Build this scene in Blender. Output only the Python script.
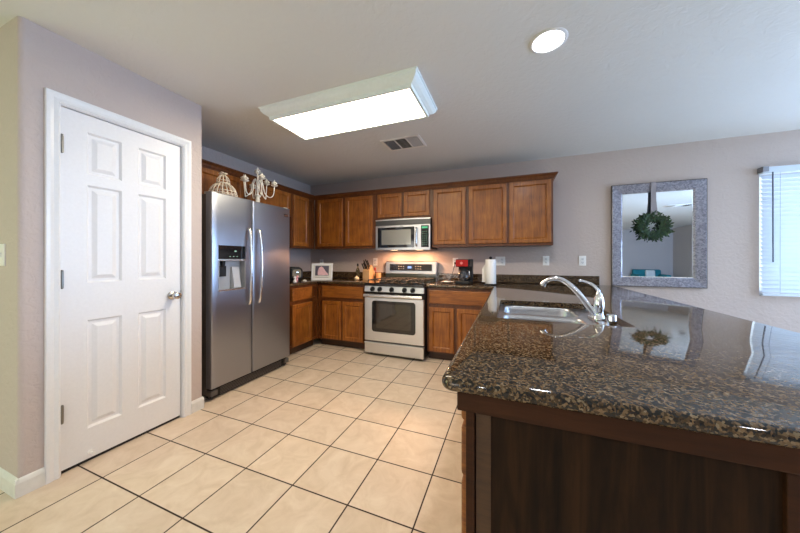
import bpy, bmesh, math, random
from mathutils import Vector, Matrix
random.seed(7)
for o in list(bpy.data.objects): bpy.data.objects.remove(o)
sc = bpy.context.scene
COL = sc.collection
PI = math.pi

# ---------------------------------------------------------------- camera
CAM_H = 1.2007
cd = bpy.data.cameras.new('camera'); cam = bpy.data.objects.new('camera', cd); COL.objects.link(cam)
cd.sensor_width = 36.0; cd.lens = 282.94 / 800 * 36.0; cd.shift_y = -7.0 / 800; cd.clip_start = 0.02
cam.location = (0, 0, CAM_H); cam.rotation_euler = (PI / 2, 0, 0.37)
sc.camera = cam
# ---------------------------------------------------------------- exposure
sc.view_settings.view_transform = 'Standard'; sc.view_settings.look = 'None'
sc.view_settings.exposure = 0.75; sc.view_settings.gamma = 1.0
sc.view_settings.use_curve_mapping = False
sc.cycles.max_bounces = 8; sc.cycles.diffuse_bounces = 5; sc.cycles.glossy_bounces = 5
sc.cycles.transmission_bounces = 6; sc.cycles.caustics_reflective = False; sc.cycles.caustics_refractive = False
sc.cycles.sample_clamp_indirect = 6.0
# ---------------------------------------------------------------- world (bright overcast sky outside the windows)
w = bpy.data.worlds.new('sky'); sc.world = w; w.use_nodes = True
bgn = w.node_tree.nodes['Background']; bgn.inputs[0].default_value = (0.70, 0.84, 1.0, 1); bgn.inputs[1].default_value = 1.0

def area(name, loc, rot, sx, sy, power, color, spread=180):
    l = bpy.data.lights.new(name, 'AREA'); l.shape = 'RECTANGLE'; l.size = sx; l.size_y = sy
    l.energy = power; l.color = color; l.spread = math.radians(spread)
    o = bpy.data.objects.new(name, l); COL.objects.link(o); o.location = loc; o.rotation_euler = rot; return o
# added daylight fill on the rear, right, back and hallway sides; last, the blind window
area('rear_fill', (-3.3, -6.55, 1.1), (-PI / 2, 0, PI), 1.9, 2.0, 30, (1.0, 0.98, 0.92))  # added fill from behind the camera, set in an invented patio door
area('side_fill', (5.86, 1.9, 1.35), (0, PI / 2, 0), 1.6, 2.6, 72, (0.42, 0.66, 1.0))  # added blue fill from the right, at a made-up window
area('back_fill', (4.85, 3.84, 1.15), (-PI / 2, 0, 0), 1.9, 2.0, 205, (0.46, 0.68, 1.0))  # added out-of-view blue fill for the door, fridge front and right ceiling
area('green_fill', (-4.42, -1.6, 1.30), (0, -PI / 2, 0), 1.7, 1.6, 22, (0.66, 1.0, 0.50))  # added green fill tinting the hallway wall; no window is built here
area('blind_daylight', (2.91, 4.13, 1.46), (-PI / 2, 0, 0), 1.6, 1.6, 5, (0.66, 0.82, 1.0))

# ================================================================ materials
MATS = {}
def new_mat(name):
    m = bpy.data.materials.new(name); m.use_nodes = True; nt = m.node_tree
    return m, nt, nt.nodes['Principled BSDF']
def simple(name, col, rough=0.5, metal=0.0, coat=0.0, emit=None, estr=0.0, bump=0.0, bscale=50, trans=0.0, ior=1.5, spec=0.5, var=0.0):
    if name in MATS: return MATS[name]
    m, nt, b = new_mat(name)
    b.inputs['Base Color'].default_value = (*col, 1); b.inputs['Roughness'].default_value = rough
    b.inputs['Metallic'].default_value = metal; b.inputs['Coat Weight'].default_value = coat
    b.inputs['Coat Roughness'].default_value = 0.08; b.inputs['Specular IOR Level'].default_value = spec
    b.inputs['Transmission Weight'].default_value = trans; b.inputs['IOR'].default_value = ior
    if emit: b.inputs['Emission Color'].default_value = (*emit, 1); b.inputs['Emission Strength'].default_value = estr
    N = nt.nodes; L = nt.links
    tc = N.new('ShaderNodeTexCoord'); nz = N.new('ShaderNodeTexNoise')
    nz.inputs['Scale'].default_value = bscale; nz.inputs['Detail'].default_value = 3
    L.new(tc.outputs['Object'], nz.inputs['Vector'])
    if bump:
        bp = N.new('ShaderNodeBump'); bp.inputs['Strength'].default_value = bump; bp.inputs['Distance'].default_value = 0.01
        L.new(nz.outputs['Fac'], bp.inputs['Height']); L.new(bp.outputs['Normal'], b.inputs['Normal'])
    v = var or 0.04
    mp = N.new('ShaderNodeMapRange'); mp.inputs['To Min'].default_value = 1 - v; mp.inputs['To Max'].default_value = 1 + v
    L.new(nz.outputs['Fac'], mp.inputs['Value'])
    mx = N.new('ShaderNodeVectorMath'); mx.operation = 'SCALE'; mx.inputs[0].default_value = col
    L.new(mp.outputs['Result'], mx.inputs['Scale']); L.new(mx.outputs['Vector'], b.inputs['Base Color'])
    MATS[name] = m; return m

def ramp(nt, stops):
    r = nt.nodes.new('ShaderNodeValToRGB'); e = r.color_ramp.elements
    e[0].position = stops[0][0]; e[0].color = (*stops[0][1], 1)
    e[1].position = stops[-1][0]; e[1].color = (*stops[-1][1], 1)
    for p, c in stops[1:-1]:
        k = e.new(p); k.color = (*c, 1)
    return r

def plaster(name, col, scale, strength, dist=0.004):
    m, nt, b = new_mat(name); N = nt.nodes; L = nt.links
    tc = N.new('ShaderNodeTexCoord'); n1 = N.new('ShaderNodeTexNoise'); n1.inputs['Scale'].default_value = scale; n1.inputs['Detail'].default_value = 4
    n1.inputs['Distortion'].default_value = 0.6
    L.new(tc.outputs['Object'], n1.inputs['Vector'])
    r = ramp(nt, [(0.42, (0, 0, 0)), (0.6, (1, 1, 1))]); L.new(n1.outputs['Fac'], r.inputs['Fac'])
    bp = N.new('ShaderNodeBump'); bp.inputs['Strength'].default_value = strength; bp.inputs['Distance'].default_value = dist
    L.new(r.outputs['Color'], bp.inputs['Height']); L.new(bp.outputs['Normal'], b.inputs['Normal'])
    n2 = N.new('ShaderNodeTexNoise'); n2.inputs['Scale'].default_value = 1.3; L.new(tc.outputs['Object'], n2.inputs['Vector'])
    mp = N.new('ShaderNodeMapRange'); mp.inputs['To Min'].default_value = 0.97; mp.inputs['To Max'].default_value = 1.03
    L.new(n2.outputs['Fac'], mp.inputs['Value'])
    mx = N.new('ShaderNodeVectorMath'); mx.operation = 'SCALE'; mx.inputs[0].default_value = col
    L.new(mp.outputs['Result'], mx.inputs['Scale']); L.new(mx.outputs['Vector'], b.inputs['Base Color'])
    b.inputs['Roughness'].default_value = 0.75
    return m
M_WALL = plaster('wall_paint', (0.54, 0.455, 0.42), 28, 0.35)
M_CEIL = plaster('ceiling_texture', (0.74, 0.745, 0.74), 24, 0.34, .003)

def wood(name, dark, mid, light, scale=1.0, axis='Z', coat=0.08, rough=0.42, mottle=0.35):
    m, nt, b = new_mat(name); N = nt.nodes; L = nt.links
    tc = N.new('ShaderNodeTexCoord'); mp = N.new('ShaderNodeMapping')
    s = {'Z': (22, 22, 1.6), 'X': (1.6, 22, 22), 'Y': (22, 1.6, 22)}[axis]
    mp.inputs['Scale'].default_value = [k * scale for k in s]
    L.new(tc.outputs['Object'], mp.inputs['Vector'])
    n1 = N.new('ShaderNodeTexNoise'); n1.inputs['Scale'].default_value = 2.0; n1.inputs['Detail'].default_value = 6; n1.inputs['Distortion'].default_value = 0.8
    n1.inputs['Roughness'].default_value = 0.65
    L.new(mp.outputs['Vector'], n1.inputs['Vector'])
    n2 = N.new('ShaderNodeTexNoise'); n2.inputs['Scale'].default_value = 7.0; n2.inputs['Detail'].default_value = 4
    L.new(tc.outputs['Object'], n2.inputs['Vector'])
    mx = N.new('ShaderNodeMix'); mx.inputs['Factor'].default_value = mottle
    L.new(n1.outputs['Fac'], mx.inputs[2]); L.new(n2.outputs['Fac'], mx.inputs[3])
    r = ramp(nt, [(0.30, dark), (0.5, mid), (0.70, light)]); L.new(mx.outputs[0], r.inputs['Fac'])
    L.new(r.outputs['Color'], b.inputs['Base Color'])
    b.inputs['Roughness'].default_value = rough; b.inputs['Coat Weight'].default_value = coat; b.inputs['Coat Roughness'].default_value = 0.2
    bp = N.new('ShaderNodeBump'); bp.inputs['Strength'].default_value = 0.08; bp.inputs['Distance'].default_value = 0.002
    L.new(n1.outputs['Fac'], bp.inputs['Height']); L.new(bp.outputs['Normal'], b.inputs['Normal'])
    return m
WD, WM, WL = (0.11, 0.030, 0.004), (0.27, 0.084, 0.010), (0.44, 0.165, 0.024)
M_WOOD = wood('cabinet_wood', WD, WM, WL)
M_WOODH = wood('cabinet_wood_level_grain', WD, WM, WL, axis='X')
M_FRAME = wood('cabinet_frame_wood', (0.05, 0.013, 0.003), (0.12, 0.034, 0.006), (0.18, 0.058, 0.010))
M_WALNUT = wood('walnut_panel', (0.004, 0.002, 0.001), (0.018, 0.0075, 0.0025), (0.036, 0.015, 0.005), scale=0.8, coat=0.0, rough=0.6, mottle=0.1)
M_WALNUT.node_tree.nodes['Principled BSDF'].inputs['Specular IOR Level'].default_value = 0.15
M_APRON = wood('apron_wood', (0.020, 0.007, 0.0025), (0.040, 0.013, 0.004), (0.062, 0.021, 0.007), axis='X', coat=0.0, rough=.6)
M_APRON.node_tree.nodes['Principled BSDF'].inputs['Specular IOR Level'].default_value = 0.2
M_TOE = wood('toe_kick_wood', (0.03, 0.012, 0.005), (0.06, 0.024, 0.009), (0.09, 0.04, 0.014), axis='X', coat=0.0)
M_BLOCK = wood('knife_block_wood', (0.45, 0.24, 0.10), (0.62, 0.36, 0.17), (0.72, 0.46, 0.24), coat=0.1)

def granite():
    m, nt, b = new_mat('granite'); N = nt.nodes; L = nt.links
    tc = N.new('ShaderNodeTexCoord')
    n0 = N.new('ShaderNodeTexNoise'); n0.inputs['Scale'].default_value = 160; n0.inputs['Detail'].default_value = 2
    L.new(tc.outputs['Object'], n0.inputs['Vector'])
    sc_ = N.new('ShaderNodeVectorMath'); sc_.operation = 'SCALE'; sc_.inputs['Scale'].default_value = 0.0035
    L.new(n0.outputs['Color'], sc_.inputs[0])
    ad = N.new('ShaderNodeVectorMath'); ad.operation = 'ADD'
    L.new(tc.outputs['Object'], ad.inputs[0]); L.new(sc_.outputs['Vector'], ad.inputs[1])
    v = N.new('ShaderNodeTexVoronoi'); v.inputs['Scale'].default_value = 205
    L.new(ad.outputs['Vector'], v.inputs['Vector'])
    sp = N.new('ShaderNodeSeparateColor'); L.new(v.outputs['Color'], sp.inputs['Color'])
    n2 = N.new('ShaderNodeTexNoise'); n2.inputs['Scale'].default_value = 22; n2.inputs['Detail'].default_value = 3
    L.new(tc.outputs['Object'], n2.inputs['Vector'])
    mx = N.new('ShaderNodeMix'); mx.inputs['Factor'].default_value = 0.18
    L.new(sp.outputs['Red'], mx.inputs[2]); L.new(n2.outputs['Fac'], mx.inputs[3])
    r = ramp(nt, [(0.0, (0.004, 0.004, 0.004)), (0.34, (0.012, 0.010, 0.008)), (0.47, (0.040, 0.024, 0.012)), (0.63, (0.105, 0.062, 0.029)), (0.80, (0.165, 0.104, 0.052)), (0.93, (0.22, 0.17, 0.11))])
    L.new(mx.outputs[0], r.inputs['Fac']); L.new(r.outputs['Color'], b.inputs['Base Color'])
    b.inputs['Roughness'].default_value = 0.045; b.inputs['IOR'].default_value = 1.5
    b.inputs['Coat Weight'].default_value = 0.0
    n3 = N.new('ShaderNodeTexNoise'); n3.inputs['Scale'].default_value = 55
    L.new(tc.outputs['Object'], n3.inputs['Vector'])
    bp = N.new('ShaderNodeBump'); bp.inputs['Strength'].default_value = 0.006; bp.inputs['Distance'].default_value = 0.004
    L.new(n3.outputs['Fac'], bp.inputs['Height']); L.new(bp.outputs['Normal'], b.inputs['Normal'])
    return m
M_GRANITE = granite()

def tiles():
    m, nt, b = new_mat('floor_tiles'); N = nt.nodes; L = nt.links
    T = 0.3377; X0, Y0 = -2.0906, 0.8590
    tc = N.new('ShaderNodeTexCoord'); s = N.new('ShaderNodeSeparateXYZ'); L.new(tc.outputs['Object'], s.inputs[0])
    def mth(op, a, bb=None):
        n = N.new('ShaderNodeMath'); n.operation = op
        for i, k in enumerate((a, bb)):
            if k is None: continue
            if isinstance(k, (int, float)): n.inputs[i].default_value = k
            else: L.new(k, n.inputs[i])
        return n.outputs[0]
    def axis(o, off):
        u = mth('DIVIDE', mth('SUBTRACT', o, off), T)
        fr = mth('FRACT', u); d = mth('MINIMUM', fr, mth('SUBTRACT', 1.0, fr))
        return mth('FLOOR', u), d
    cx, dx = axis(s.outputs[0], X0); cy, dy = axis(s.outputs[1], Y0)
    d = mth('MINIMUM', dx, dy)
    edge = N.new('ShaderNodeMapRange'); edge.interpolation_type = 'SMOOTHSTEP'
    edge.inputs['From Min'].default_value = 0.0075; edge.inputs['From Max'].default_value = 0.014
    L.new(d, edge.inputs['Value'])
    cv = N.new('ShaderNodeCombineXYZ'); L.new(cx, cv.inputs[0]); L.new(cy, cv.inputs[1])
    wn = N.new('ShaderNodeTexWhiteNoise'); wn.noise_dimensions = '3D'; L.new(cv.outputs[0], wn.inputs['Vector'])
    # marbling, shifted per tile
    sh = N.new('ShaderNodeVectorMath'); sh.operation = 'SCALE'; sh.inputs['Scale'].default_value = 9.0; L.new(wn.outputs['Color'], sh.inputs[0])
    ad = N.new('ShaderNodeVectorMath'); ad.operation = 'ADD'; L.new(tc.outputs['Object'], ad.inputs[0]); L.new(sh.outputs[0], ad.inputs[1])
    nz = N.new('ShaderNodeTexNoise'); nz.inputs['Scale'].default_value = 7; nz.inputs['Detail'].default_value = 7; nz.inputs['Distortion'].default_value = 1.2; nz.inputs['Roughness'].default_value = 0.65
    L.new(ad.outputs[0], nz.inputs['Vector'])
    r = ramp(nt, [(0.3, (0.62, 0.48, 0.35)), (0.52, (0.70, 0.56, 0.43)), (0.72, (0.76, 0.63, 0.50))]); L.new(nz.outputs['Fac'], r.inputs['Fac'])
    vr = N.new('ShaderNodeMapRange'); vr.inputs['To Min'].default_value = 0.94; vr.inputs['To Max'].default_value = 1.05; L.new(wn.outputs['Value'], vr.inputs['Value'])
    vs = N.new('ShaderNodeVectorMath'); vs.operation = 'SCALE'; L.new(r.outputs['Color'], vs.inputs[0]); L.new(vr.outputs[0], vs.inputs['Scale'])
    mx = N.new('ShaderNodeMix'); mx.data_type = 'RGBA'; L.new(edge.outputs[0], mx.inputs[0])
    mx.inputs[6].default_value = (0.030, 0.012, 0.006, 1); L.new(vs.outputs[0], mx.inputs[7]); L.new(mx.outputs[2], b.inputs['Base Color'])
    rr = N.new('ShaderNodeMapRange'); rr.inputs['To Min'].default_value = 0.85; rr.inputs['To Max'].default_value = 0.36; L.new(edge.outputs[0], rr.inputs['Value']); L.new(rr.outputs[0], b.inputs['Roughness'])
    hs = mth('ADD', mth('MULTIPLY', edge.outputs[0], 1.0), mth('MULTIPLY', nz.outputs['Fac'], 0.25))
    bp = N.new('ShaderNodeBump'); bp.inputs['Strength'].default_value = 0.4; bp.inputs['Distance'].default_value = 0.003
    L.new(hs, bp.inputs['Height']); L.new(bp.outputs['Normal'], b.inputs['Normal'])
    return m
M_TILE = tiles()

def brushed(name, col, rough, axis=(2, 160, 160)):
    m, nt, b = new_mat(name); N = nt.nodes; L = nt.links
    tc = N.new('ShaderNodeTexCoord'); mp = N.new('ShaderNodeMapping'); mp.inputs['Scale'].default_value = axis
    L.new(tc.outputs['Object'], mp.inputs['Vector'])
    n1 = N.new('ShaderNodeTexNoise'); n1.inputs['Scale'].default_value = 3; L.new(mp.outputs['Vector'], n1.inputs['Vector'])
    mr = N.new('ShaderNodeMapRange'); mr.inputs['To Min'].default_value = rough - 0.05; mr.inputs['To Max'].default_value = rough + 0.07
    L.new(n1.outputs['Fac'], mr.inputs['Value']); L.new(mr.outputs[0], b.inputs['Roughness'])
    b.inputs['Base Color'].default_value = (*col, 1); b.inputs['Metallic'].default_value = 1.0
    b.inputs['Anisotropic'].default_value = 0.4
    bp = N.new('ShaderNodeBump'); bp.inputs['Strength'].default_value = 0.03; bp.inputs['Distance'].default_value = 0.001
    L.new(n1.outputs['Fac'], bp.inputs['Height']); L.new(bp.outputs['Normal'], b.inputs['Normal'])
    return m
M_STEEL_Y = brushed('stainless_steel', (0.36, 0.38, 0.44), 0.32, (160, 2, 160))
M_STEEL_X = brushed('stainless_steel_range', (0.74, 0.73, 0.72), 0.34, (2, 160, 160))
M_SINK = brushed('sink_steel', (0.52, 0.53, 0.56), 0.28, (3, 120, 120))
M_CHROME = simple('chrome', (0.82, 0.83, 0.86), 0.10, 1.0)
M_NICKEL = simple('satin_nickel', (0.55, 0.53, 0.50), 0.25, 1.0)
M_HANDLE = simple('steel_handle', (0.78, 0.76, 0.74), 0.22, 1.0)
M_WHITE = simple('white_trim_paint', (0.80, 0.80, 0.81), 0.32, bump=0.02, bscale=80)
M_DOORW = simple('white_door_paint', (0.80, 0.79, 0.80), 0.38, bump=0.03, bscale=60)
M_WHITEP = simple('white_plastic', (0.87, 0.86, 0.84), 0.35)
M_BASEB = simple('baseboard_paint', (0.72, 0.71, 0.68), 0.45, bump=0.15, bscale=25, var=0.12)
M_BLACK = simple('black_plastic', (0.010, 0.010, 0.011), 0.4, spec=.3)
M_BLACKG = simple('black_glass', (0.006, 0.006, 0.007), 0.05, coat=0.6)
M_BLACKM = simple('black_cast_iron', (0.018, 0.017, 0.016), 0.55, bump=0.2, bscale=120)
M_DGREY = simple('dark_grey_metal', (0.10, 0.085, 0.075), 0.45)
M_GAP = simple('dark_gap', (0.012, 0.010, 0.009), 0.8)
M_SLOT = simple('dark_slot', (0.02, 0.02, 0.02), 0.6)

# ================================================================ mesh helpers
class MB:
    def __init__(s): s.bm = bmesh.new()
    def box(s, x0, x1, y0, y1, z0, z1, rot=None, piv=None):
        r = bmesh.ops.create_cube(s.bm, size=1.0)
        M = Matrix.Translation(((x0 + x1) / 2, (y0 + y1) / 2, (z0 + z1) / 2)) @ Matrix.Diagonal((abs(x1 - x0), abs(y1 - y0), abs(z1 - z0), 1))
        if rot is not None:
            p = Vector(piv) if piv is not None else Vector(((x0 + x1) / 2, (y0 + y1) / 2, (z0 + z1) / 2))
            M = Matrix.Translation(p) @ rot.to_4x4() @ Matrix.Translation(-p) @ M
        bmesh.ops.transform(s.bm, matrix=M, verts=r['verts']); return s
    def tube(s, pts, r, seg=10, cap=True, closed=False):
        pts = [Vector(p) for p in pts]; n = len(pts)
        rr = r if isinstance(r, (list, tuple)) else [r] * n
        tang = []
        for i in range(n):
            if closed: t = pts[(i + 1) % n] - pts[i - 1]
            else: t = pts[min(i + 1, n - 1)] - pts[max(i - 1, 0)]
            tang.append(t.normalized())
        up = Vector((0, 0, 1)) if abs(tang[0].z) < 0.9 else Vector((1, 0, 0))
        nrm = tang[0].cross(up).normalized(); rings = []
        for i in range(n):
            nrm = (nrm - tang[i] * nrm.dot(tang[i]))
            if nrm.length < 1e-6: nrm = tang[i].orthogonal()
            nrm.normalize(); bn = tang[i].cross(nrm)
            rings.append([s.bm.verts.new(pts[i] + (nrm * math.cos(a) + bn * math.sin(a)) * rr[i]) for a in [2 * PI * k / seg for k in range(seg)]])
        for i in range(n if closed else n - 1):
            a, b = rings[i], rings[(i + 1) % n]
            for k in range(seg):
                s.bm.faces.new((a[k], a[(k + 1) % seg], b[(k + 1) % seg], b[k]))
        if cap and not closed:
            s.bm.faces.new(list(reversed(rings[0]))); s.bm.faces.new(rings[-1])
        return s
    def cyl(s, p0, p1, r, seg=20, r2=None): return s.tube([p0, p1], [r, r if r2 is None else r2], seg)
    def lathe(s, prof, c=(0, 0, 0), seg=24, M=None, sx=1.0, sy=1.0):
        c = Vector(c); rings = []
        for (r, z) in prof:
            if r < 1e-6:
                p = Vector((0, 0, z)); p = (M @ p if M else p) + c; rings.append([s.bm.verts.new(p)])
            else:
                ring = []
                for k in range(seg):
                    a = 2 * PI * k / seg; p = Vector((r * math.cos(a) * sx, r * math.sin(a) * sy, z)); p = (M @ p if M else p) + c
                    ring.append(s.bm.verts.new(p))
                rings.append(ring)
        for a, b in zip(rings, rings[1:]):
            if len(a) == 1 and len(b) == 1: continue
            for k in range(seg):
                k2 = (k + 1) % seg
                if len(a) == 1: s.bm.faces.new((a[0], b[k2], b[k]))
                elif len(b) == 1: s.bm.faces.new((a[k], a[k2], b[0]))
                else: s.bm.faces.new((a[k], a[k2], b[k2], b[k]))
        return s
    def sphere(s, c, r, sx=1, sy=1, sz=1, seg=14):
        q = bmesh.ops.create_uvsphere(s.bm, u_segments=seg, v_segments=max(6, seg // 2 + 2), radius=r)
        bmesh.ops.transform(s.bm, matrix=Matrix.Translation(c) @ Matrix.Diagonal((sx, sy, sz, 1)), verts=q['verts']); return s
    def loops(s, loops, cap0=True, cap1=True):
        rs = [[s.bm.verts.new(p) for p in l] for l in loops]; n = len(rs[0])
        for a, b in zip(rs, rs[1:]):
            for k in range(n): s.bm.faces.new((a[k], a[(k + 1) % n], b[(k + 1) % n], b[k]))
        if cap0: s.bm.faces.new(list(reversed(rs[0])))
        if cap1: s.bm.faces.new(rs[-1])
        return s
    def prism(s, poly, z0, z1): return s.loops([[(x, y, z0) for x, y in poly], [(x, y, z1) for x, y in poly]])
    def extr(s, poly, f, a, b):  # poly of (p,q) swept from a to b by f(p,q,t)
        return s.loops([[f(p, q, a) for p, q in poly], [f(p, q, b) for p, q in poly]])
    def build(s, name, mat, parent=None, bevel=0.0, smooth=False, bseg=2, loc=None):
        bm = s.bm; bmesh.ops.recalc_face_normals(bm, faces=bm.faces)
        me = bpy.data.meshes.new(name)
        o = bpy.data.objects.new(name, me); COL.objects.link(o)
        if parent is not None:
            o.parent = parent; org = world_loc(parent)
            rz = root_rot(parent)
            M = Matrix.Translation(-org)
            if rz is None: bmesh.ops.transform(bm, matrix=M, verts=bm.verts)
        else:
            if loc is None:
                xs = [v.co for v in bm.verts]; 
                loc = Vector(((min(v.x for v in xs) + max(v.x for v in xs)) / 2, (min(v.y for v in xs) + max(v.y for v in xs)) / 2, min(v.z for v in xs)))
            loc = Vector(loc); bmesh.ops.translate(bm, vec=-loc, verts=bm.verts); o.location = loc
        bm.to_mesh(me); bm.free()
        me.materials.append(mat)
        if smooth:
            for p in me.polygons: p.use_smooth = True
            me.set_sharp_from_angle(angle=math.radians(38))
        if bevel:
            md = o.modifiers.new('bevel', 'BEVEL'); md.width = bevel; md.segments = bseg; md.limit_method = 'ANGLE'; md.angle_limit = math.radians(40)
            md.harden_normals = False
        return o
def world_loc(o):
    v = Vector((0, 0, 0))
    while o is not None: v = v + Vector(o.location); o = o.parent
    return v
def root_rot(o):
    while o.parent is not None: o = o.parent
    return o.get('_local')
def tag(o, label, cat, group=None):
    o['label'] = label; o['category'] = cat
    if group: o['group'] = group
    return o
def thing(name, label, cat, loc, group=None, local=False):
    o = bpy.data.objects.new(name, None); o.empty_display_size = 0.05; COL.objects.link(o); o.location = loc
    if local: o['_local'] = 1
    return tag(o, label, cat, group)
def struct(o): o['kind'] = 'structure'; return o
def arc(cx, cy, r, a0, a1, n=6):
    return [(cx + r * math.cos(math.radians(a0 + (a1 - a0) * k / n)), cy + r * math.sin(math.radians(a0 + (a1 - a0) * k / n))) for k in range(n + 1)]
def rrect(x0, x1, y0, y1, r, n=5):
    return arc(x1 - r, y0 + r, r, -90, 0, n) + arc(x1 - r, y1 - r, r, 0, 90, n) + arc(x0 + r, y1 - r, r, 90, 180, n) + arc(x0 + r, y0 + r, r, 180, 270, n)
def offset_poly(P, d):   # CCW polygon, inward by d
    n = len(P); out = []
    for i in range(n):
        p0, p1, p2 = Vector(P[i - 1]), Vector(P[i]), Vector(P[(i + 1) % n])
        e1 = (p1 - p0).normalized(); e2 = (p2 - p1).normalized()
        n1 = Vector((-e1.y, e1.x)); n2 = Vector((-e2.y, e2.x)); b = (n1 + n2); k = 1 + n1.dot(n2)
        out.append(tuple(p1 + b * (d / max(k, 0.2))))
    return out
def catmull(P, n=6):
    P = [Vector(p) for p in P]; out = []
    for i in range(len(P) - 1):
        a = P[max(i - 1, 0)]; b = P[i]; c = P[i + 1]; d = P[min(i + 2, len(P) - 1)]
        for k in range(n):
            t = k / n
            out.append(0.5 * ((2 * b) + (c - a) * t + (2 * a - 5 * b + 4 * c - d) * t * t + (-a + 3 * b - 3 * c + d) * t ** 3))
    out.append(P[-1]); return out

# ================================================================ room shell
H = 2.44; XL = -2.32; XK = -3.124; YB = 3.894; YJ = 0.637; XR = 6.05; YR = -6.65; XFAR = -4.5; YP = 1.562
struct(MB().box(XFAR - .1, XR + .1, YR - .1, YB + .1, -0.08, 0).build('floor', M_TILE, loc=(0, 0, 0)))
struct(MB().box(XFAR - .1, XR + .1, YR - .1, YB + .1, H, H + 0.08).build('ceiling', M_CEIL, loc=(0, 0, 0)))
DY0, DY1, DZ = 0.775, 1.412, 2.066   # door opening
r = 0.022
poly = [(XFAR, YJ)] + arc(XL - r, YJ + r, r, -90, 0) + [(XL, DY0), (XL - .115, DY0), (XL - .115, YJ + .11), (XFAR, YJ + .11)]
struct(MB().prism(poly, 0, H).build('wall_left', M_WALL, loc=(0, 0, 0)))
poly = [(XL, DY1)] + arc(XL - r, YP - r, r, 0, 90) + [(XK, YP), (XK, YP - .1), (XL - .115, YP - .1), (XL - .115, DY1)]
struct(MB().prism(poly, 0, H).build('wall_pantry_side', M_WALL, loc=(0, 0, 0)))
struct(MB().box(XL - .115, XL, DY0, DY1, DZ, H).build('wall_left_header', M_WALL, loc=(0, 0, 0)))
struct(MB().box(XK - .1, XK, YP - .1, YB + .1, 0, H).build('wall_kitchen_left', M_WALL, loc=(0, 0, 0)))
WX0, WX1, WZ0, WZ1 = 2.30, 3.52, 0.845, 2.075
wb = MB().box(XK, WX0, YB, YB + .12, 0, H).box(WX1, XR, YB, YB + .12, 0, H).box(WX0, WX1, YB, YB + .12, 0, WZ0).box(WX0, WX1, YB, YB + .12, WZ1, H)
struct(wb.build('wall_back', M_WALL, loc=(0, 0, 0)))
M_WALLR = plaster('wall_paint_living', (0.50, 0.46, 0.47), 28, 0.35)
struct(MB().box(XR, XR + .1, YR, YB + .1, 0, H).build('wall_right', M_WALLR, loc=(0, 0, 0)))
struct(MB().box(XFAR, XR, YR - .1, YR, 0, H).build('wall_rear', M_WALLR, loc=(0, 0, 0)))
struct(MB().box(XFAR - .1, XFAR, YR, YJ + .11, 0, H).build('wall_hallway', M_WALL, loc=(0, 0, 0)))

# baseboards
def bb_profile(h=0.092, t=0.014): return [(0, 0), (t, 0), (t, h - .022), (t - .004, h - .012), (t - .009, h - .004), (0, h)]
def baseboard(name, f, a, b):
    struct(MB().extr(bb_profile(), f, a, b).build(name, M_BASEB, loc=(0, 0, 0)))
baseboard('baseboard_left', lambda p, q, t: (XL + p, t, q), YJ - 0.012, 0.722)
baseboard('baseboard_pantry', lambda p, q, t: (XL + p, t, q), 1.466, YP + .0)
baseboard('baseboard_hallway', lambda p, q, t: (t, YJ - p, q), XFAR, XL + 0.012)
baseboard('baseboard_back', lambda p, q, t: (t, YB - p, q), 0.50, XR)
baseboard('baseboard_right', lambda p, q, t: (XR - p, t, q), YR, YB)
baseboard('baseboard_rear', lambda p, q, t: (t, YR + p, q), 1.5, XR)

# window in the back wall: vinyl frame, pane, sill
wf = MB()
for (a, b, c, d) in ((WX0, WX0 + .045, WZ0, WZ1), (WX1 - .045, WX1, WZ0, WZ1), (WX0 + .045, WX1 - .045, WZ0, WZ0 + .045), (WX0 + .045, WX1 - .045, WZ1 - .045, WZ1), ((WX0 + WX1) / 2 - .02, (WX0 + WX1) / 2 + .02, WZ0 + .045, WZ1 - .045)):
    wf.box(a, b, YB + .07, YB + .105, c, d)
M_PANE, nt_, b_ = new_mat('window_glass'); b_.inputs['Roughness'].default_value = .02
tp = nt_.nodes.new('ShaderNodeBsdfTransparent'); mq = nt_.nodes.new('ShaderNodeMixShader'); mq.inputs[0].default_value = .06
nt_.links.new(tp.outputs[0], mq.inputs[1]); nt_.links.new(b_.outputs[0], mq.inputs[2]); nt_.links.new(mq.outputs[0], nt_.nodes['Material Output'].inputs[0])
win = struct(wf.build('window_1', M_WHITE, loc=(0, 0, 0), bevel=.003))
MB().box(WX0 + .045, WX1 - .045, YB + .086, YB + .09, WZ0 + .045, WZ1 - .045).build('pane', M_PANE, win)

# invented patio door frame added around the rear fill lamp, behind the camera
pf = MB()
for (a, b, c, d) in ((-4.32, -4.25, 0, 2.16), (-2.35, -2.28, 0, 2.16), (-4.25, -2.35, 2.10, 2.16), (-4.25, -2.35, 0, .05), (-3.33, -3.27, .05, 2.10)):
    pf.box(a, b, YR, YR + .16, c, d)
struct(pf.build('rear_fill_frame', M_WHITE, loc=(0, 0, 0), bevel=.004))
pf = MB()
for (a, b, c, d) in ((3.83, 3.90, 0, 2.22), (5.80, 5.87, 0, 2.22), (3.90, 5.80, 2.16, 2.22), (3.90, 5.80, 0, .12), (4.82, 4.88, .12, 2.16)):
    pf.box(a, b, YB - .10, YB - .015, c, d)
struct(pf.build('back_fill_frame', M_WHITE, loc=(0, 0, 0), bevel=.004))  # frame of an invented patio door, added around the back fill lamp
sf = MB()
for (a, b, c, d) in ((.54, .60, .5, 2.2), (3.20, 3.26, .5, 2.2), (.6, 3.2, 2.15, 2.2), (.6, 3.2, .5, .55)):
    sf.box(XR - .18, XR, a, b, c, d)
struct(sf.build('side_fill_frame', M_WHITE, loc=(0, 0, 0), bevel=.004))  # made-up window frame added around the side fill lamp

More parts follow.
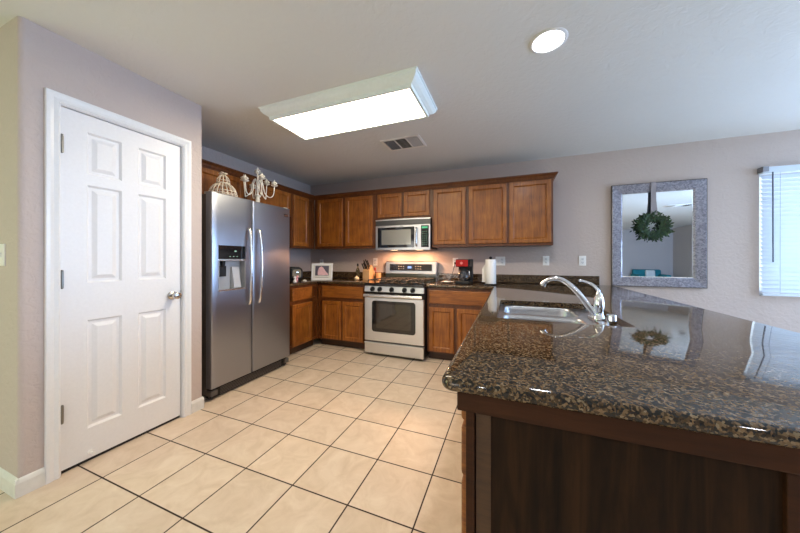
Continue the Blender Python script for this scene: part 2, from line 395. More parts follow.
# ================================================================ pantry door
# casing (architrave) around the door opening
def casing_pts(): return [(0, 0), (0, .010), (.012, .017), (.030, .013), (.045, .017), (.057, .017), (.057, 0)]
tr = MB()
CW = 0.057; y0, y1 = DY0 + .004, DY1 - .004
prof = [(0, 0), (0, .009), (.010, .016), (.026, .012), (.040, .017), (.054, .017), (.057, .012), (.057, 0)]
secs = []
for (yy, zz, sy, sz) in ((y0, 0, -1, 0), (y0, DZ - .004, -1, 1), (y1, DZ - .004, 1, 1), (y1, 0, 1, 0)):
    secs.append([(XL + q, yy + sy * p, zz + sz * p) for p, q in prof])
tr.loops(secs)
struct(tr.build('trim_1', M_WHITE, loc=(0, 0, 0), smooth=False))
jb = MB().box(XL - .115, XL + .001, DY0, DY0 + .008, 0, DZ).box(XL - .115, XL + .001, DY1 - .008, DY1, 0, DZ).box(XL - .115, XL + .001, DY0 + .008, DY1 - .008, DZ - .008, DZ)
jb.box(XL - .115, XL - .06, DY0 + .008, DY0 + .02, 0, DZ - .008).box(XL - .115, XL - .06, DY1 - .02, DY1 - .008, 0, DZ - .008).box(XL - .115, XL - .06, DY0 + .02, DY1 - .02, DZ - .02, DZ - .008)
struct(jb.build('trim_2', M_WHITE, loc=(0, 0, 0)))
dl = MB()
LX = XL - .012; ly0, ly1 = DY0 + .012, DY1 - .012; lz0, lz1 = .020, DZ - .012
pan_y = [(ly0 + .104, ly0 + .266), (ly1 - .262, ly1 - .096)]
pan_z = [(.200, .842), (1.062, 1.642), (1.706, 1.955)]
# front face with holes for the panels
def face_grid(mb, f, us, vs, holes):
    vm = {}
    def V(u, v):
        k = (round(u, 5), round(v, 5))
        if k not in vm: vm[k] = mb.bm.verts.new(f(u, v, 0))
        return vm[k]
    for a, b in zip(us, us[1:]):
        for c, d in zip(vs, vs[1:]):
            if any(abs(a - h[0]) < 1e-6 and abs(c - h[2]) < 1e-6 for h in holes): continue
            mb.bm.faces.new((V(a, c), V(b, c), V(b, d), V(a, d)))
    return V
us = sorted([ly0, ly1] + [k for p in pan_y for k in p]); vs = sorted([lz0, lz1] + [k for p in pan_z for k in p])
holes = [(a, b, c, d) for a, b in pan_y for c, d in pan_z]
f = lambda u, v, n: (LX + n, u, v)
V = face_grid(dl, f, us, vs, holes)
for (a, b, c, d) in holes:
    prev = [V(a, c), V(b, c), V(b, d), V(a, d)]
    for ins, n in ((.004, -.004), (.012, -.014), (.020, -.014), (.046, -.002)):
        cur = [dl.bm.verts.new(f(u, v, n)) for u, v in ((a + ins, c + ins), (b - ins, c + ins), (b - ins, d - ins), (a + ins, d - ins))]
        for k in range(4): dl.bm.faces.new((prev[k], prev[(k + 1) % 4], cur[(k + 1) % 4], cur[k]))
        prev = cur
    dl.bm.faces.new(prev)
dl.box(LX - .036, LX - .012, ly0, ly1, lz0, lz1)
for (a, b, c, d) in ((ly0, ly0 + .001, lz0, lz1), (ly1 - .001, ly1, lz0, lz1)): dl.box(LX - .012, LX - .0002, a, b, c, d)
dl.box(LX - .012, LX - .0002, ly0, ly1, lz0, lz0 + .001).box(LX - .012, LX - .0002, ly0, ly1, lz1 - .001, lz1)
door = struct(dl.build('door_1', M_DOORW, loc=(LX, (ly0 + ly1) / 2, 0)))
MB().box(LX - .034, LX - .008, ly0, ly1, .001, .019).build('under_door_shade', M_GAP, door)  # dark strip standing in for the shade in the gap under the door
for hz_ in (1.845, 1.09, .34):
    hb = MB().cyl((XL + .006, DY0 + .010, hz_ - .045), (XL + .006, DY0 + .010, hz_ + .045), .006, 10)
    for k in (-.047, .047): hb.sphere((XL + .006, DY0 + .010, hz_ + k), .0065, seg=8)
    hb.box(XL - .010, XL + .0025, DY0 + .008, DY0 + .018, hz_ - .044, hz_ + .044).build('hinge', simple('hinge_metal', (.25, .24, .22), .3, 1.0), door, smooth=True)
ky, kz = 1.345, .935
kb = MB(); R = Matrix.Rotation(PI / 2, 4, 'Y')
kb.lathe([(0, 0), (.030, 0), (.030, .005), (.025, .010), (.012, .013), (.011, .032), (.018, .036), (.0245, .045), (.026, .055), (.023, .064), (.014, .069), (0, .070)], (LX, ky, kz), 24, R, sy=1.12)
kb.build('door_knob', M_NICKEL, door, smooth=True)
lt = MB().box(LX - .002, LX + .002, ly1 - .003, ly1 + .004, kz - .03, kz + .03).build('latch_plate', M_NICKEL, door)
ds = MB().tube([(LX + .001, .905, .055), (LX + .03, .905, .055)], .004, 8).cyl((LX + .028, .905, .055), (LX + .042, .905, .055), .009, 12)
ds.lathe([(0, 0), (.014, 0), (.012, .004), (0, .005)], (LX, .905, .055), 14, R)
ds.build('door_stop', M_WHITEP, door, smooth=True)
# ================================================================ cabinets
def mapper(face, pos):
    # u along the face, n outward, v up
    if face == '-Y': return lambda u, n, v: (u, pos - n, v)
    if face == '+X': return lambda u, n, v: (pos + n, u, v)
    if face == '-X': return lambda u, n, v: (pos - n, u, v)
def fbox(mb, M, u0, u1, n0, n1, v0, v1):
    a = M(u0, n0, v0); b = M(u1, n1, v1)
    mb.box(min(a[0], b[0]), max(a[0], b[0]), min(a[1], b[1]), max(a[1], b[1]), min(a[2], b[2]), max(a[2], b[2]))
def door_panel(name, M, u0, u1, v0, v1, mat, parent, t=.020, fr=.052, drawer=False):
    mb = MB(); L = []
    if drawer: lv = [(0, 0), (0, t - .006), (.003, t - .002), (.007, t), (.016, t), (.019, t - .0025), (.022, t)]
    else: lv = [(0, 0), (0, t - .004), (.003, t - .001), (.006, t), (fr - .008, t), (fr - .003, t - .003), (fr, t - .008), (fr + .004, t - .011), (fr + .008, t - .0095)]
    for ins, n in lv:
        L.append([M(u, n, v) for u, v in ((u0 + ins, v0 + ins), (u1 - ins, v0 + ins), (u1 - ins, v1 - ins), (u0 + ins, v1 - ins))])
    mb.loops(L)
    return mb.build(name, mat, parent)
def carcass(M, u0, u1, depth, v0, v1, rails, stiles, parent, st=.038, name='cabinet_body'):
    """box with a recessed back, face frame with the given openings' stiles / rails"""
    mb = MB()
    fbox(mb, M, u0, u1, -depth, -.019, v0, v1)          # carcass
    fbox(mb, M, u0, u0 + st, -.019, 0, v0, v1); fbox(mb, M, u1 - st, u1, -.019, 0, v0, v1)
    for a, b in rails: fbox(mb, M, u0 + st, u1 - st, -.019, 0, a, b)
    for a, b, c, d in stiles: fbox(mb, M, a, b, -.019, 0, c, d)
    return mb.build(name, M_FRAME, parent)
UD = .33; UZ0, UZ1 = 1.362, 2.128; FY = YB - UD; FX = XK + UD
def upper(label, face, pos, u0, u1, doors, z0=UZ0, dz0=1.392, dz1=2.098, depth=UD - .002):
    M = mapper(face, pos)
    a = M((u0 + u1) / 2, -depth / 2, z0)
    t = thing('upper_cabinet', label, 'cabinet', a, 'upper kitchen cabinets')
    st = []
    for (a0, a1), (b0, b1) in zip(doors, doors[1:]): st.append((a1 - .012, b0 + .012, dz0 + .012, dz1 - .012))
    s = .5 * 0 + min(doors[0][0] - u0, u1 - doors[-1][1]) + .012
    carcass(M, u0, u1, depth, z0, UZ1, [(z0, dz0 + .012), (dz1 - .012, UZ1)], st, t, st=max(s, .02))
    for d in doors: door_panel('cabinet_door', M, d[0], d[1], dz0, dz1, M_WOOD, t)
    return t
CG = 'upper kitchen cabinets'
upper('wooden upper cabinet with two doors left of the microwave', '-Y', FY, -2.775, -1.745, [(-2.72, -2.278), (-2.227, -1.789)])
upper('small short two-door wooden cabinet right above the microwave', '-Y', FY, -1.743, -.942, [(-1.711, -1.352), (-1.322, -.968)], z0=1.742, dz0=1.775)
upper('single-door wooden upper cabinet directly right of the microwave', '-Y', FY, -.940, -.492, [(-.912, -.508)])
upper('two-door wooden upper cabinet at the open right end of the row', '-Y', FY, -.490, .452, [(-.469, -.032), (-.006, .431)])
upper('narrow single-door wooden upper cabinet between refrigerator cabinet and corner', '+X', FX, 3.085, 3.565, [(3.112, 3.42)])
upper('short two-door wooden cabinet on the wall above the refrigerator', '+X', FX, 1.60, 3.083, [(1.66, 2.325), (2.36, 3.05)], z0=1.79, dz0=1.815)
# end-panel bottom shadow strips / light rail is part of cabinets; crown moulding runs continuously
def crown_run():
    prof = [(0.0, 0), (.006, 0), (.010, .010), (.016, .014), (.022, .030), (.036, .044), (.044, .048), (.044, .058), (0, .058)]
    z = 2.108
    mb = MB(); secs = []
    # path: left wall run -> inner corner -> back run -> right outer corner -> return to wall
    def sec(f): return [f(p, z + q) for p, q in prof]
    secs.append(sec(lambda p, v: (FX + .001 + p, 1.60, v)))
    secs.append(sec(lambda p, v: (FX + .001 + p, FY - .001 - p, v)))
    secs.append(sec(lambda p, v: (.453 + p, FY - .001 - p, v)))
    secs.append(sec(lambda p, v: (.453 + p, YB - .001, v)))
    mb.loops(secs)
    return mb.build('crown_moulding', M_FRAME)
tag(crown_run(), 'dark wooden crown moulding running along the tops of the upper cabinets', 'moulding')

# base cabinets
CT = .905; SL = .036; BZ = CT - SL - .002; TK = .10; BY = YB - .615; BX = XK + .615
def base(label, face, pos, u0, u1, doors, drawers, depth=.61, parts=None, dzt=.635, st=None, group='base kitchen cabinets', end=None):
    M = mapper(face, pos); a = M((u0 + u1) / 2, -depth / 2, 0)
    t = thing('base_cabinet', label, 'cabinet', a, group)
    s = []
    for (a0, a1), (b0, b1) in zip(doors, doors[1:]): s.append((a1 - .012, b0 + .012, TK + .03, .625))
    carcass(M, u0, u1, depth, TK, BZ, [(TK, TK + .03), (.625, .69), (.825, BZ)], s, t)
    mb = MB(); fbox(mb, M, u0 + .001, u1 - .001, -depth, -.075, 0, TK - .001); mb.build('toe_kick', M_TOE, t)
    for d in doors: door_panel('cabinet_door', M, d[0], d[1], .115, dzt, M_WOOD, t)
    for d in drawers: door_panel('drawer_front', M, d[0], d[1], d[2], d[3], M_WOODH, t, drawer=True)
    return t
base('narrow wooden base cabinet beside the refrigerator, one drawer over one door', '+X', BX, 2.62, 3.275, [(2.77, 3.142)], [(2.77, 3.142, .68, .838)])
base('two-door wooden base cabinet with one wide drawer, left of the range', '-Y', BY, -2.505, -1.722, [(-2.423, -2.125), (-2.092, -1.785)], [(-2.423, -1.785, .68, .838)])
base('two-door wooden base cabinet with one wide drawer, right of the range', '-Y', BY, -.922, -.112, [(-.895, -.598), (-.565, -.15)], [(-.895, -.15, .68, .838)])
# peninsula base, its fronts facing the kitchen (-X)
PX = -.105; PY0 = .752; PEX = .512
M = mapper('-X', PX)
pt = thing('base_cabinet', 'end cabinet of the peninsula with drawer stack and dark walnut end panel', 'cabinet', (.19, 1.0, 0), 'base kitchen cabinets')
carcass(M, PY0 + .03, 1.25, PEX - PX - .02, TK, BZ, [(TK, TK + .03), (.59, .61), (.74, .762), (.85, BZ), (.34, .36)], [], pt)
for a, b in ((.762, .852), (.610, .742), (.362, .590), (.115, .340)):
    door_panel('drawer_front', M, PY0 + .035, 1.235, a, b, M_WOODH, pt, drawer=True)
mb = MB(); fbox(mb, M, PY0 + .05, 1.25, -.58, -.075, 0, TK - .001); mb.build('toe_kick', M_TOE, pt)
mb = MB().box(PX - .002, PX + .020, PY0, PY0 + .03, 0, BZ - .05)
mb.build('corner_stile', M_APRON, pt, bevel=.002)
M_STRIP = wood('lighter_walnut_strip', (0.025, 0.011, 0.004), (0.06, 0.026, 0.009), (0.085, 0.038, 0.013), axis='X', scale=2.0, coat=0.0, rough=0.6)
MB().box(PX + .024, PX + .060, PY0 + .006, PY0 + .03, 0, BZ - .05).build('filler_strip', M_STRIP, pt)
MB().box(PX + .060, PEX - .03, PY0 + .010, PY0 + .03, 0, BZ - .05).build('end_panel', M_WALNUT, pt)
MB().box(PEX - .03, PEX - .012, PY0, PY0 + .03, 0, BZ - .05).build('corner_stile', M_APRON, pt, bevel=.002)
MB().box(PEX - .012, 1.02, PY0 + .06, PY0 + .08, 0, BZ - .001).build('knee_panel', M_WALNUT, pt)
def pen(label, y0, y1, doors, drawers):
    t = base(label, '-X', PX, y0, y1, doors, drawers, depth=.57)
    return t
pt2 = thing('base_cabinet', 'sink cabinet under the peninsula worktop, beneath the steel sink', 'cabinet', (.19, 1.85, 0), 'base kitchen cabinets')
mb = MB(); fbox(mb, M, 1.252, 1.29, -.019, 0, TK, BZ); fbox(mb, M, 2.41, 2.448, -.019, 0, TK, BZ)
fbox(mb, M, 1.29, 2.41, -.019, 0, TK, TK + .03); fbox(mb, M, 1.29, 2.41, -.019, 0, .625, BZ)
fbox(mb, M, 1.252, 1.27, -.57, -.019, TK, BZ); fbox(mb, M, 2.43, 2.448, -.57, -.019, TK, BZ); fbox(mb, M, 1.27, 2.43, -.57, -.56, TK, BZ)
fbox(mb, M, 1.27, 2.43, -.56, -.019, TK, TK + .018); mb.build('cabinet_body', M_FRAME, pt2)
door_panel('cabinet_door', M, 1.275, 1.83, .115, .635, M_WOOD, pt2); door_panel('cabinet_door', M, 1.86, 2.42, .115, .635, M_WOOD, pt2)
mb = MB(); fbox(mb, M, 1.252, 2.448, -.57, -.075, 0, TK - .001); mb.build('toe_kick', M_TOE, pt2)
pen('peninsula base cabinet between the sink cabinet and the back counter corner', 2.45, 3.27, [(2.47, 2.95)], [(2.47, 2.95, .68, .838)])
# wooden apron right under the worktop
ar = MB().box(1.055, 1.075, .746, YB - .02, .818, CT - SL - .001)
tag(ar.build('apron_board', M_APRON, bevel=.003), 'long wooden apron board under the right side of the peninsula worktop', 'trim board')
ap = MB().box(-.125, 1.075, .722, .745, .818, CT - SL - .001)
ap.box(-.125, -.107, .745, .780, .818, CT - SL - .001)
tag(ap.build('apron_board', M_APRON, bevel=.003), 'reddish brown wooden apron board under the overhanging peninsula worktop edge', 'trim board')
br = MB().extr([(0, 0), (.115, 0), (.115, -.02), (.03, -.085), (0, -.085)], lambda p, q, t: (PEX + .004 + p, t, .866 + q), .775, .80)
br.box(PEX - .008, PEX + .004, .784, .81, .77, .866)
tag(br.build('support_bracket', simple('cream_bracket', (0.62, 0.56, 0.40), .5), bevel=.002), 'cream bracket under the peninsula overhang at the bottom right edge', 'bracket')

# ================================================================ granite worktops
def slab(poly, holes, z0, z1, rr=.016):
    mb = MB(); bm = mb.bm; n = len(poly)
    lev = [(rr * (1 - math.sin(a)), z0 + rr * (1 - math.cos(a))) for a in [PI / 2 * k / 4 for k in range(5)]]
    lev += [(rr * (1 - math.cos(a)), z1 - rr + rr * math.sin(a)) for a in [PI / 2 * k / 4 for k in range(5)]]
    rings = [[bm.verts.new((x, y, z)) for x, y in offset_poly(poly, ins)] for ins, z in lev]
    for a, b in zip(rings, rings[1:]):
        for k in range(n): bm.faces.new((a[k], a[(k + 1) % n], b[(k + 1) % n], b[k]))
    for ring, z in ((rings[-1], z1), (rings[0], z0)):
        edges = [bm.edges.get((ring[k], ring[(k + 1) % n])) for k in range(n)]
        hv = []
        for h in holes:
            vs_ = [bm.verts.new((x, y, z)) for x, y in h]; hv.append(vs_)
            edges += [bm.edges.new((vs_[k], vs_[(k + 1) % len(vs_)])) for k in range(len(vs_))]
        bmesh.ops.triangle_fill(bm, edges=edges, use_beauty=True, use_dissolve=False)
        if z == z1: top = hv
        else:
            for a, b in zip(top, hv):
                for k in range(len(a)): bm.faces.new((a[k], a[(k + 1) % len(a)], b[(k + 1) % len(b)], b[k]))
    return mb
WY = YB - .645; WXF = XK + .645
CX0, CX1, CY0, CY1 = -.062, .515, 1.515, 2.20
cut = rrect(CX0, CX1, CY0, CY1, .018, 3)
P = [(-.925, WY), (-.165, WY)] + arc(-.165 + .03, .70 + .03, .03, 180, 270, 5)[0:] + [(1.10, .70), (1.10, YB - .001), (-.925, YB - .001)]
wk = slab(P, [cut], CT - SL, CT).build('worktop', M_GRANITE, smooth=True)
tag(wk, 'polished brown granite peninsula worktop with a sink cutout, right of the range', 'worktop', 'granite worktops')
P = [(XK + .001, 2.60), (WXF, 2.60), (WXF, WY), (-1.720, WY), (-1.720, YB - .001), (XK + .001, YB - .001)]
wk = slab(P, [], CT - SL, CT).build('worktop', M_GRANITE, smooth=True)
tag(wk, 'brown granite corner worktop between the refrigerator and the range', 'worktop', 'granite worktops')
bs = MB().box(XK + .001, XK + .020, 2.60, YB - .001, CT + .001, 1.008)
tag(bs.build('backsplash', M_GRANITE, bevel=.002), 'granite backsplash strip on the left wall behind the toaster', 'backsplash', 'granite backsplashes')
bs = MB().box(XK + .021, -1.72, YB - .020, YB - .001, CT + .001, 1.008)
tag(bs.build('backsplash', M_GRANITE, bevel=.002), 'granite backsplash strip on the back wall left of the range', 'backsplash', 'granite backsplashes')
bs = MB().box(-.925, .965, YB - .020, YB - .001, CT + .001, 1.008)
tag(bs.build('backsplash', M_GRANITE, bevel=.002), 'long granite backsplash strip on the back wall behind faucet and coffee maker', 'backsplash', 'granite backsplashes')

# ================================================================ sink, faucet
DZK = CT - SL - .001
sk = thing('sink', 'undermounted stainless steel double-bowl sink set in the peninsula worktop', 'sink', (.2, 1.85, DZK - .19))
def basin_loops(x0, x1, y0, y1):
    L = []
    for ins, dz, rad in ((0, 0, .05), (.003, -.004, .05), (.006, -.02, .05), (.014, -.15, .055), (.03, -.178, .06), (.06, -.185, .06)):
        L.append([(x, y, DZK + dz) for x, y in rrect(x0 + ins, x1 - ins, y0 + ins, y1 - ins, rad, 5)])
    return L
bowls = [(-.035, .375, 1.54, 1.835), (-.035, .375, 1.875, 2.175)]
mb = MB(); bm = mb.bm
outer = rrect(-.085, .535, 1.49, 2.225, .02, 3)
vs_ = [bm.verts.new((x, y, DZK)) for x, y in outer]; edges = [bm.edges.new((vs_[k], vs_[(k + 1) % len(vs_)])) for k in range(len(vs_))]
for b in bowls:
    hv = [bm.verts.new((x, y, DZK)) for x, y in rrect(*b, .05, 5)]; edges += [bm.edges.new((hv[k], hv[(k + 1) % len(hv)])) for k in range(len(hv))]
bmesh.ops.triangle_fill(bm, edges=edges, use_beauty=True)
mb.build('sink_deck', M_SINK, sk)
for b in bowls:
    o = MB().loops(basin_loops(*b), cap0=False).build('basin', M_SINK, sk, smooth=True)
    cx, cy = (b[0] + b[1]) / 2, (b[2] + b[3]) / 2
    MB().lathe([(0, .001), (.018, .001), (.02, .004), (.042, .005), (.045, .0)], (cx, cy, DZK - .185), 20).build('drain', M_CHROME, o, smooth=True)
FXc, FYc = .445, 1.80
fc = thing('faucet', 'chrome single-lever kitchen faucet arching over the sink', 'faucet', (FXc, FYc, DZK))
ep = MB(); ep.loops([[(x, y, DZK + z) for x, y in rrect(FXc - w_, FXc + w_, FYc - l_, FYc + l_, w_ - .001, 6)] for w_, l_, z in ((.030, .125, .0005), (.030, .125, .006), (.026, .120, .011), (.010, .09, .013))])
ep.build('base_plate', M_CHROME, fc, smooth=True)
bd = MB().lathe([(0, .010), (.030, .010), (.031, .02), (.024, .03), (.020, .045), (.022, .06), (.025, .078), (.025, .100), (.022, .122), (.016, .142), (.011, .156), (.006, .162), (0, .163)], (FXc, FYc, DZK), 24)
bd.build('faucet_body', M_CHROME, fc, smooth=True)
hp = catmull([(FXc, FYc, DZK + .150), (FXc - .006, FYc + .002, DZK + .172), (FXc - .028, FYc + .012, DZK + .198), (FXc - .062, FYc + .026, DZK + .213), (FXc - .085, FYc + .034, DZK + .216)], 5)
n = len(hp); MB().tube(hp, [.010 - .006 * k / n + (.002 if k > n - 5 else 0) for k in range(n)], 12).build('lever_handle', M_CHROME, fc, smooth=True)
sp_ = catmull([(FXc - .012, FYc, DZK + .020), (FXc - .050, FYc + .006, DZK + .085), (FXc - .103, FYc + .015, DZK + .160), (FXc - .152, FYc + .024, DZK + .207), (FXc - .192, FYc + .030, DZK + .224), (FXc - .230, FYc + .036, DZK + .219), (FXc - .256, FYc + .040, DZK + .200)], 6)
n = len(sp_); so = MB().tube(sp_, [.017 - .005 * min(1, k / n * 1.3) for k in range(n)], 16).build('spout', M_CHROME, fc, smooth=True)
MB().tube([(FXc - .250, FYc + .039, DZK + .207), (FXc - .261, FYc + .041, DZK + .194), (FXc - .267, FYc + .042, DZK + .180)], [.0135, .017, .0185], 16).build('spray_head', M_CHROME, so, smooth=True)
ag = MB().lathe([(0, 0), (.026, 0), (.026, .004), (.020, .006), (.020, .060), (.018, .067), (.010, .070), (0, .070)], (.456, 1.635, DZK), 24)
tag(ag.build('air_gap_cap', M_CHROME, smooth=True), 'short round chrome cap on the sink deck in front of the faucet', 'sink fitting')

# ================================================================ refrigerator
FF = -2.33; fy0, fy1, fsp = 1.640, 2.548, 2.043
fr = thing('refrigerator', 'stainless steel side-by-side refrigerator with water and ice dispenser', 'refrigerator', (-2.72, 2.09, 0))
MB().box(-3.08, FF - .075, fy0 + .005, fy1 - .005, .03, 1.762).build('fridge_body', M_DGREY, fr, bevel=.006)
DZ0, DZ1 = .105, 1.775
def slabdoor(name, y0, y1, hole=None):
    mb = MB(); r_ = .012
    fx = FF
    if not hole:
        pts = rrect(y0, y1, DZ0, DZ1, .006, 2)
        L = [[(fx - .07, y, z) for y, z in pts], [(fx - r_, y, z) for y, z in pts]]
        for a in (30, 60, 90):
            a = math.radians(a); ins = r_ * (1 - math.cos(a)); L.append([(fx - r_ + r_ * math.sin(a), (y - (y0 + y1) / 2) * (1 - 2 * ins / (y1 - y0)) + (y0 + y1) / 2, (z - .94) * (1 - 2 * ins / 1.67) + .94) for y, z in pts])
        mb.loops(L)
    else:
        a0, a1, b0, b1 = hole
        us = [y0 + .01, a0, a1, y1 - .01]; vs2 = [DZ0 + .01, b0, b1, DZ1 - .01]
        ff = lambda u, v, n: (fx + n, u, v)
        V = face_grid(mb, ff, us, vs2, [hole])
        # chamfered border
        ob = [V(us[0], vs2[0]), V(us[1], vs2[0]), V(us[2], vs2[0]), V(us[3], vs2[0]), V(us[3], vs2[1]), V(us[3], vs2[2]), V(us[3], vs2[3]), V(us[2], vs2[3]), V(us[1], vs2[3]), V(us[0], vs2[3]), V(us[0], vs2[2]), V(us[0], vs2[1])]
        prev = ob
        for k1, k2 in ((.006, .002), (.01, .008), (.01, .07)):
            cur = []
            for v in ob:
                y, z = v.co.y, v.co.z
                if abs(y - us[0]) < 1e-6: y -= k1
                if abs(y - us[3]) < 1e-6: y += k1
                if abs(z - vs2[0]) < 1e-6: z -= k1
                if abs(z - vs2[3]) < 1e-6: z += k1
                cur.append(mb.bm.verts.new((fx - k2, y, z)))
            for k in range(12): mb.bm.faces.new((prev[k], prev[(k + 1) % 12], cur[(k + 1) % 12], cur[k]))
            prev = cur
        mb.bm.faces.new(prev)
        hp_ = [V(a0, b0), V(a1, b0), V(a1, b1), V(a0, b1)]
        back = [mb.bm.verts.new((fx - .066, y, z)) for y, z in ((a0, b0), (a1, b0), (a1, b1), (a0, b1))]
        for k in range(4): mb.bm.faces.new((hp_[k], hp_[(k + 1) % 4], back[(k + 1) % 4], back[k]))
        mb.bm.faces.new(back)
    return mb.build(name, M_STEEL_Y, fr, smooth=True)
hole = (1.700, 1.965, .935, 1.325)
fd = slabdoor('freezer_door', fy0, fsp - .005, hole)
rd = slabdoor('fridge_door', fsp + .005, fy1)
MB().box(FF - .07, FF - .03, fsp - .005, fsp + .005, DZ0, DZ1).build('door_gasket', M_GAP, fr)
# dispenser
dp = MB().box(FF - .010, FF + .003, hole[0], hole[1], 1.205, 1.325).build('dispenser', M_BLACKG, fd, bevel=.002)
dsp = fd
gm = simple('dispenser_grey', (0.42, 0.42, 0.43), .35, .4)
mb = MB().box(FF - .064, FF - .060, hole[0], hole[1], .935, 1.205)
mb.box(FF - .06, FF + .002, hole[0], hole[0] + .006, .935, 1.205).box(FF - .06, FF + .002, hole[1] - .006, hole[1], .935, 1.205)
mb.build('dispenser_recess', gm, fd)
MB().box(FF - .06, FF + .008, hole[0] - .004, hole[1] + .004, 1.188, 1.206).build('dispenser_bar', M_HANDLE, fd, bevel=.003)
MB().box(FF - .06, FF + .010, hole[0] - .004, hole[1] + .004, .925, .940).build('drip_tray', M_HANDLE, fd, bevel=.003)
MB().tube([(FF - .035, 1.765, 1.19), (FF - .035, 1.765, 1.13)], [.022, .014], 12).box(FF - .05, FF - .03, 1.735, 1.795, 1.05, 1.145).build('dispenser_spout', M_BLACK, fd, bevel=.002)
MB().extr([(0, 0), (.05, 0), (.018, .19), (0, .19)], lambda p, q, t: (FF - .06 + p, t, .942 + q), 1.86, 1.93).build('dispenser_paddle', simple('paddle_grey', (.6, .6, .62), .3, .5), fd, bevel=.002)
for a_, b_, c_, d_ in [(1.80 + .035 * k, 1.812 + .035 * k, 1.225, 1.230) for k in range(3)] + [(1.850, 1.868, 1.27, 1.282)]:
    MB().box(FF + .002, FF + .0045, a_, b_, c_, d_).build('display_icon', simple('icon_green', (.30, .5, .40), .5), fd)
def fhandle(y, parent, bow):
    zs = [.775, .80, .90, 1.13, 1.37, 1.47, 1.495]; off = [.012, .035, .050, .058, .050, .035, .012]
    pts = catmull([(FF + o_, y + bow * (1 - ((z - 1.135) / .37) ** 2), z) for z, o_ in zip(zs, off)], 6)
    MB().tube(pts, .0135, 12).build('door_handle', M_HANDLE, parent, smooth=True)
fhandle(1.988, fd, -.006); fhandle(2.098, rd, .006)
mb = MB().box(FF - .001, FF + .002, 2.455, 2.515, 1.675, 1.705); o = mb.build('badge', simple('badge_dark', (.05, .03, .03), .3), rd)
MB().box(FF + .002, FF + .003, 2.461, 2.509, 1.684, 1.692).build('badge_lettering', M_HANDLE, o)
# kick grille, feet and hinge cover
MB().box(FF - .11, FF - .035, fy0 + .02, fy1 - .02, .012, .095).build('kick_grille', M_BLACK, fr, bevel=.004)
gl = MB()
for k in range(5): gl.box(FF - .034, FF - .030, fy0 + .1, fy1 - .1, .025 + .013 * k, .031 + .013 * k)
gl.build('grille_slats', M_DGREY, fr)
for y in (fy0 + .035, fy1 - .035):
    MB().box(FF - .10, FF - .012, y - .03, y + .03, .040, .085).cyl((FF - .06, y, 0), (FF - .06, y, .05), .018, 14).build('foot', M_DGREY, fr, bevel=.006)
for y in (fy0 + .04, fy1 - .04): MB().box(FF - .12, FF - .02, y - .025, y + .025, 1.762, 1.785).build('hinge_cover', simple('hinge_beige', (.55, .50, .44), .5), fr, bevel=.005)

# ================================================================ birdcage and candelabra on the refrigerator
M_IVORY = simple('distressed_ivory_paint', (.72, .62, .50), .55, bump=.2, bscale=60, var=.25)
FT = 1.763
bc = thing('birdcage', 'ivory metal domed birdcage ornament standing on the refrigerator, left of the candelabra', 'birdcage', (-2.58, 1.93, FT))
cc = Vector((-2.58, 1.93, FT))
def cage_r(z):  # silhouette radius
    if z < .06: return .112
    if z < .17: return .112 * math.cos((z - .06) / .11 * 1.15) ** .7 + .0
    return max(.002, .055 * math.sqrt(max(0, 1 - ((z - .165) / .085) ** 2)))
zs = [0, .02, .04, .06, .08, .10, .12, .14, .155, .168]
prof = [(.120, 0), (.120, .03), (.119, .06), (.113, .09), (.100, .12), (.080, .145), (.060, .16)]
top = [(.056, .165), (.055, .19), (.048, .215), (.032, .238), (.012, .25)]
base_ = MB().lathe([(0, .001), (.128, .001), (.128, .018), (.120, .022), (.120, .024), (0, .026)], cc, 28); base_.build('cage_base', M_IVORY, bc, smooth=True)
wr = MB()
for k in range(18):
    a = 2 * PI * k / 18; wr.tube([cc + Vector((r_ * math.cos(a), r_ * math.sin(a), z)) for r_, z in catmull([(p[0], p[1], 0) for p in prof], 2) and [(p[0], p[1]) for p in prof]], .0045, 6)
for r_, z in ((.121, .05), (.121, .085 - .02), (.114, .09), (.058, .163), (.057, .172)):
    wr.tube([cc + Vector((r_ * math.cos(2 * PI * k / 28), r_ * math.sin(2 * PI * k / 28), z)) for k in range(28)], .004, 6, closed=True)
wr.build('cage_wires', M_IVORY, bc, smooth=True)
wr = MB()
for k in range(10):
    a = 2 * PI * k / 10; wr.tube([cc + Vector((r_ * math.cos(a), r_ * math.sin(a), z)) for r_, z in top], .0045, 6)
wr.tube([cc + Vector((.054 * math.cos(2 * PI * k / 20), .054 * math.sin(2 * PI * k / 20), .195)) for k in range(20)], .0035, 6, closed=True)
wr.build('cage_dome', M_IVORY, bc, smooth=True)
fl = MB()
for k in range(6):
    a = 2 * PI * k / 6; fl.sphere(cc + Vector((.020 * math.cos(a), .020 * math.sin(a), .262 + .008 * (k % 2))), .014, 1.3, 1.3, .6, 8)
fl.sphere(cc + Vector((0, 0, .27)), .012)
fl.build('flower_finial', M_IVORY, bc, smooth=True)

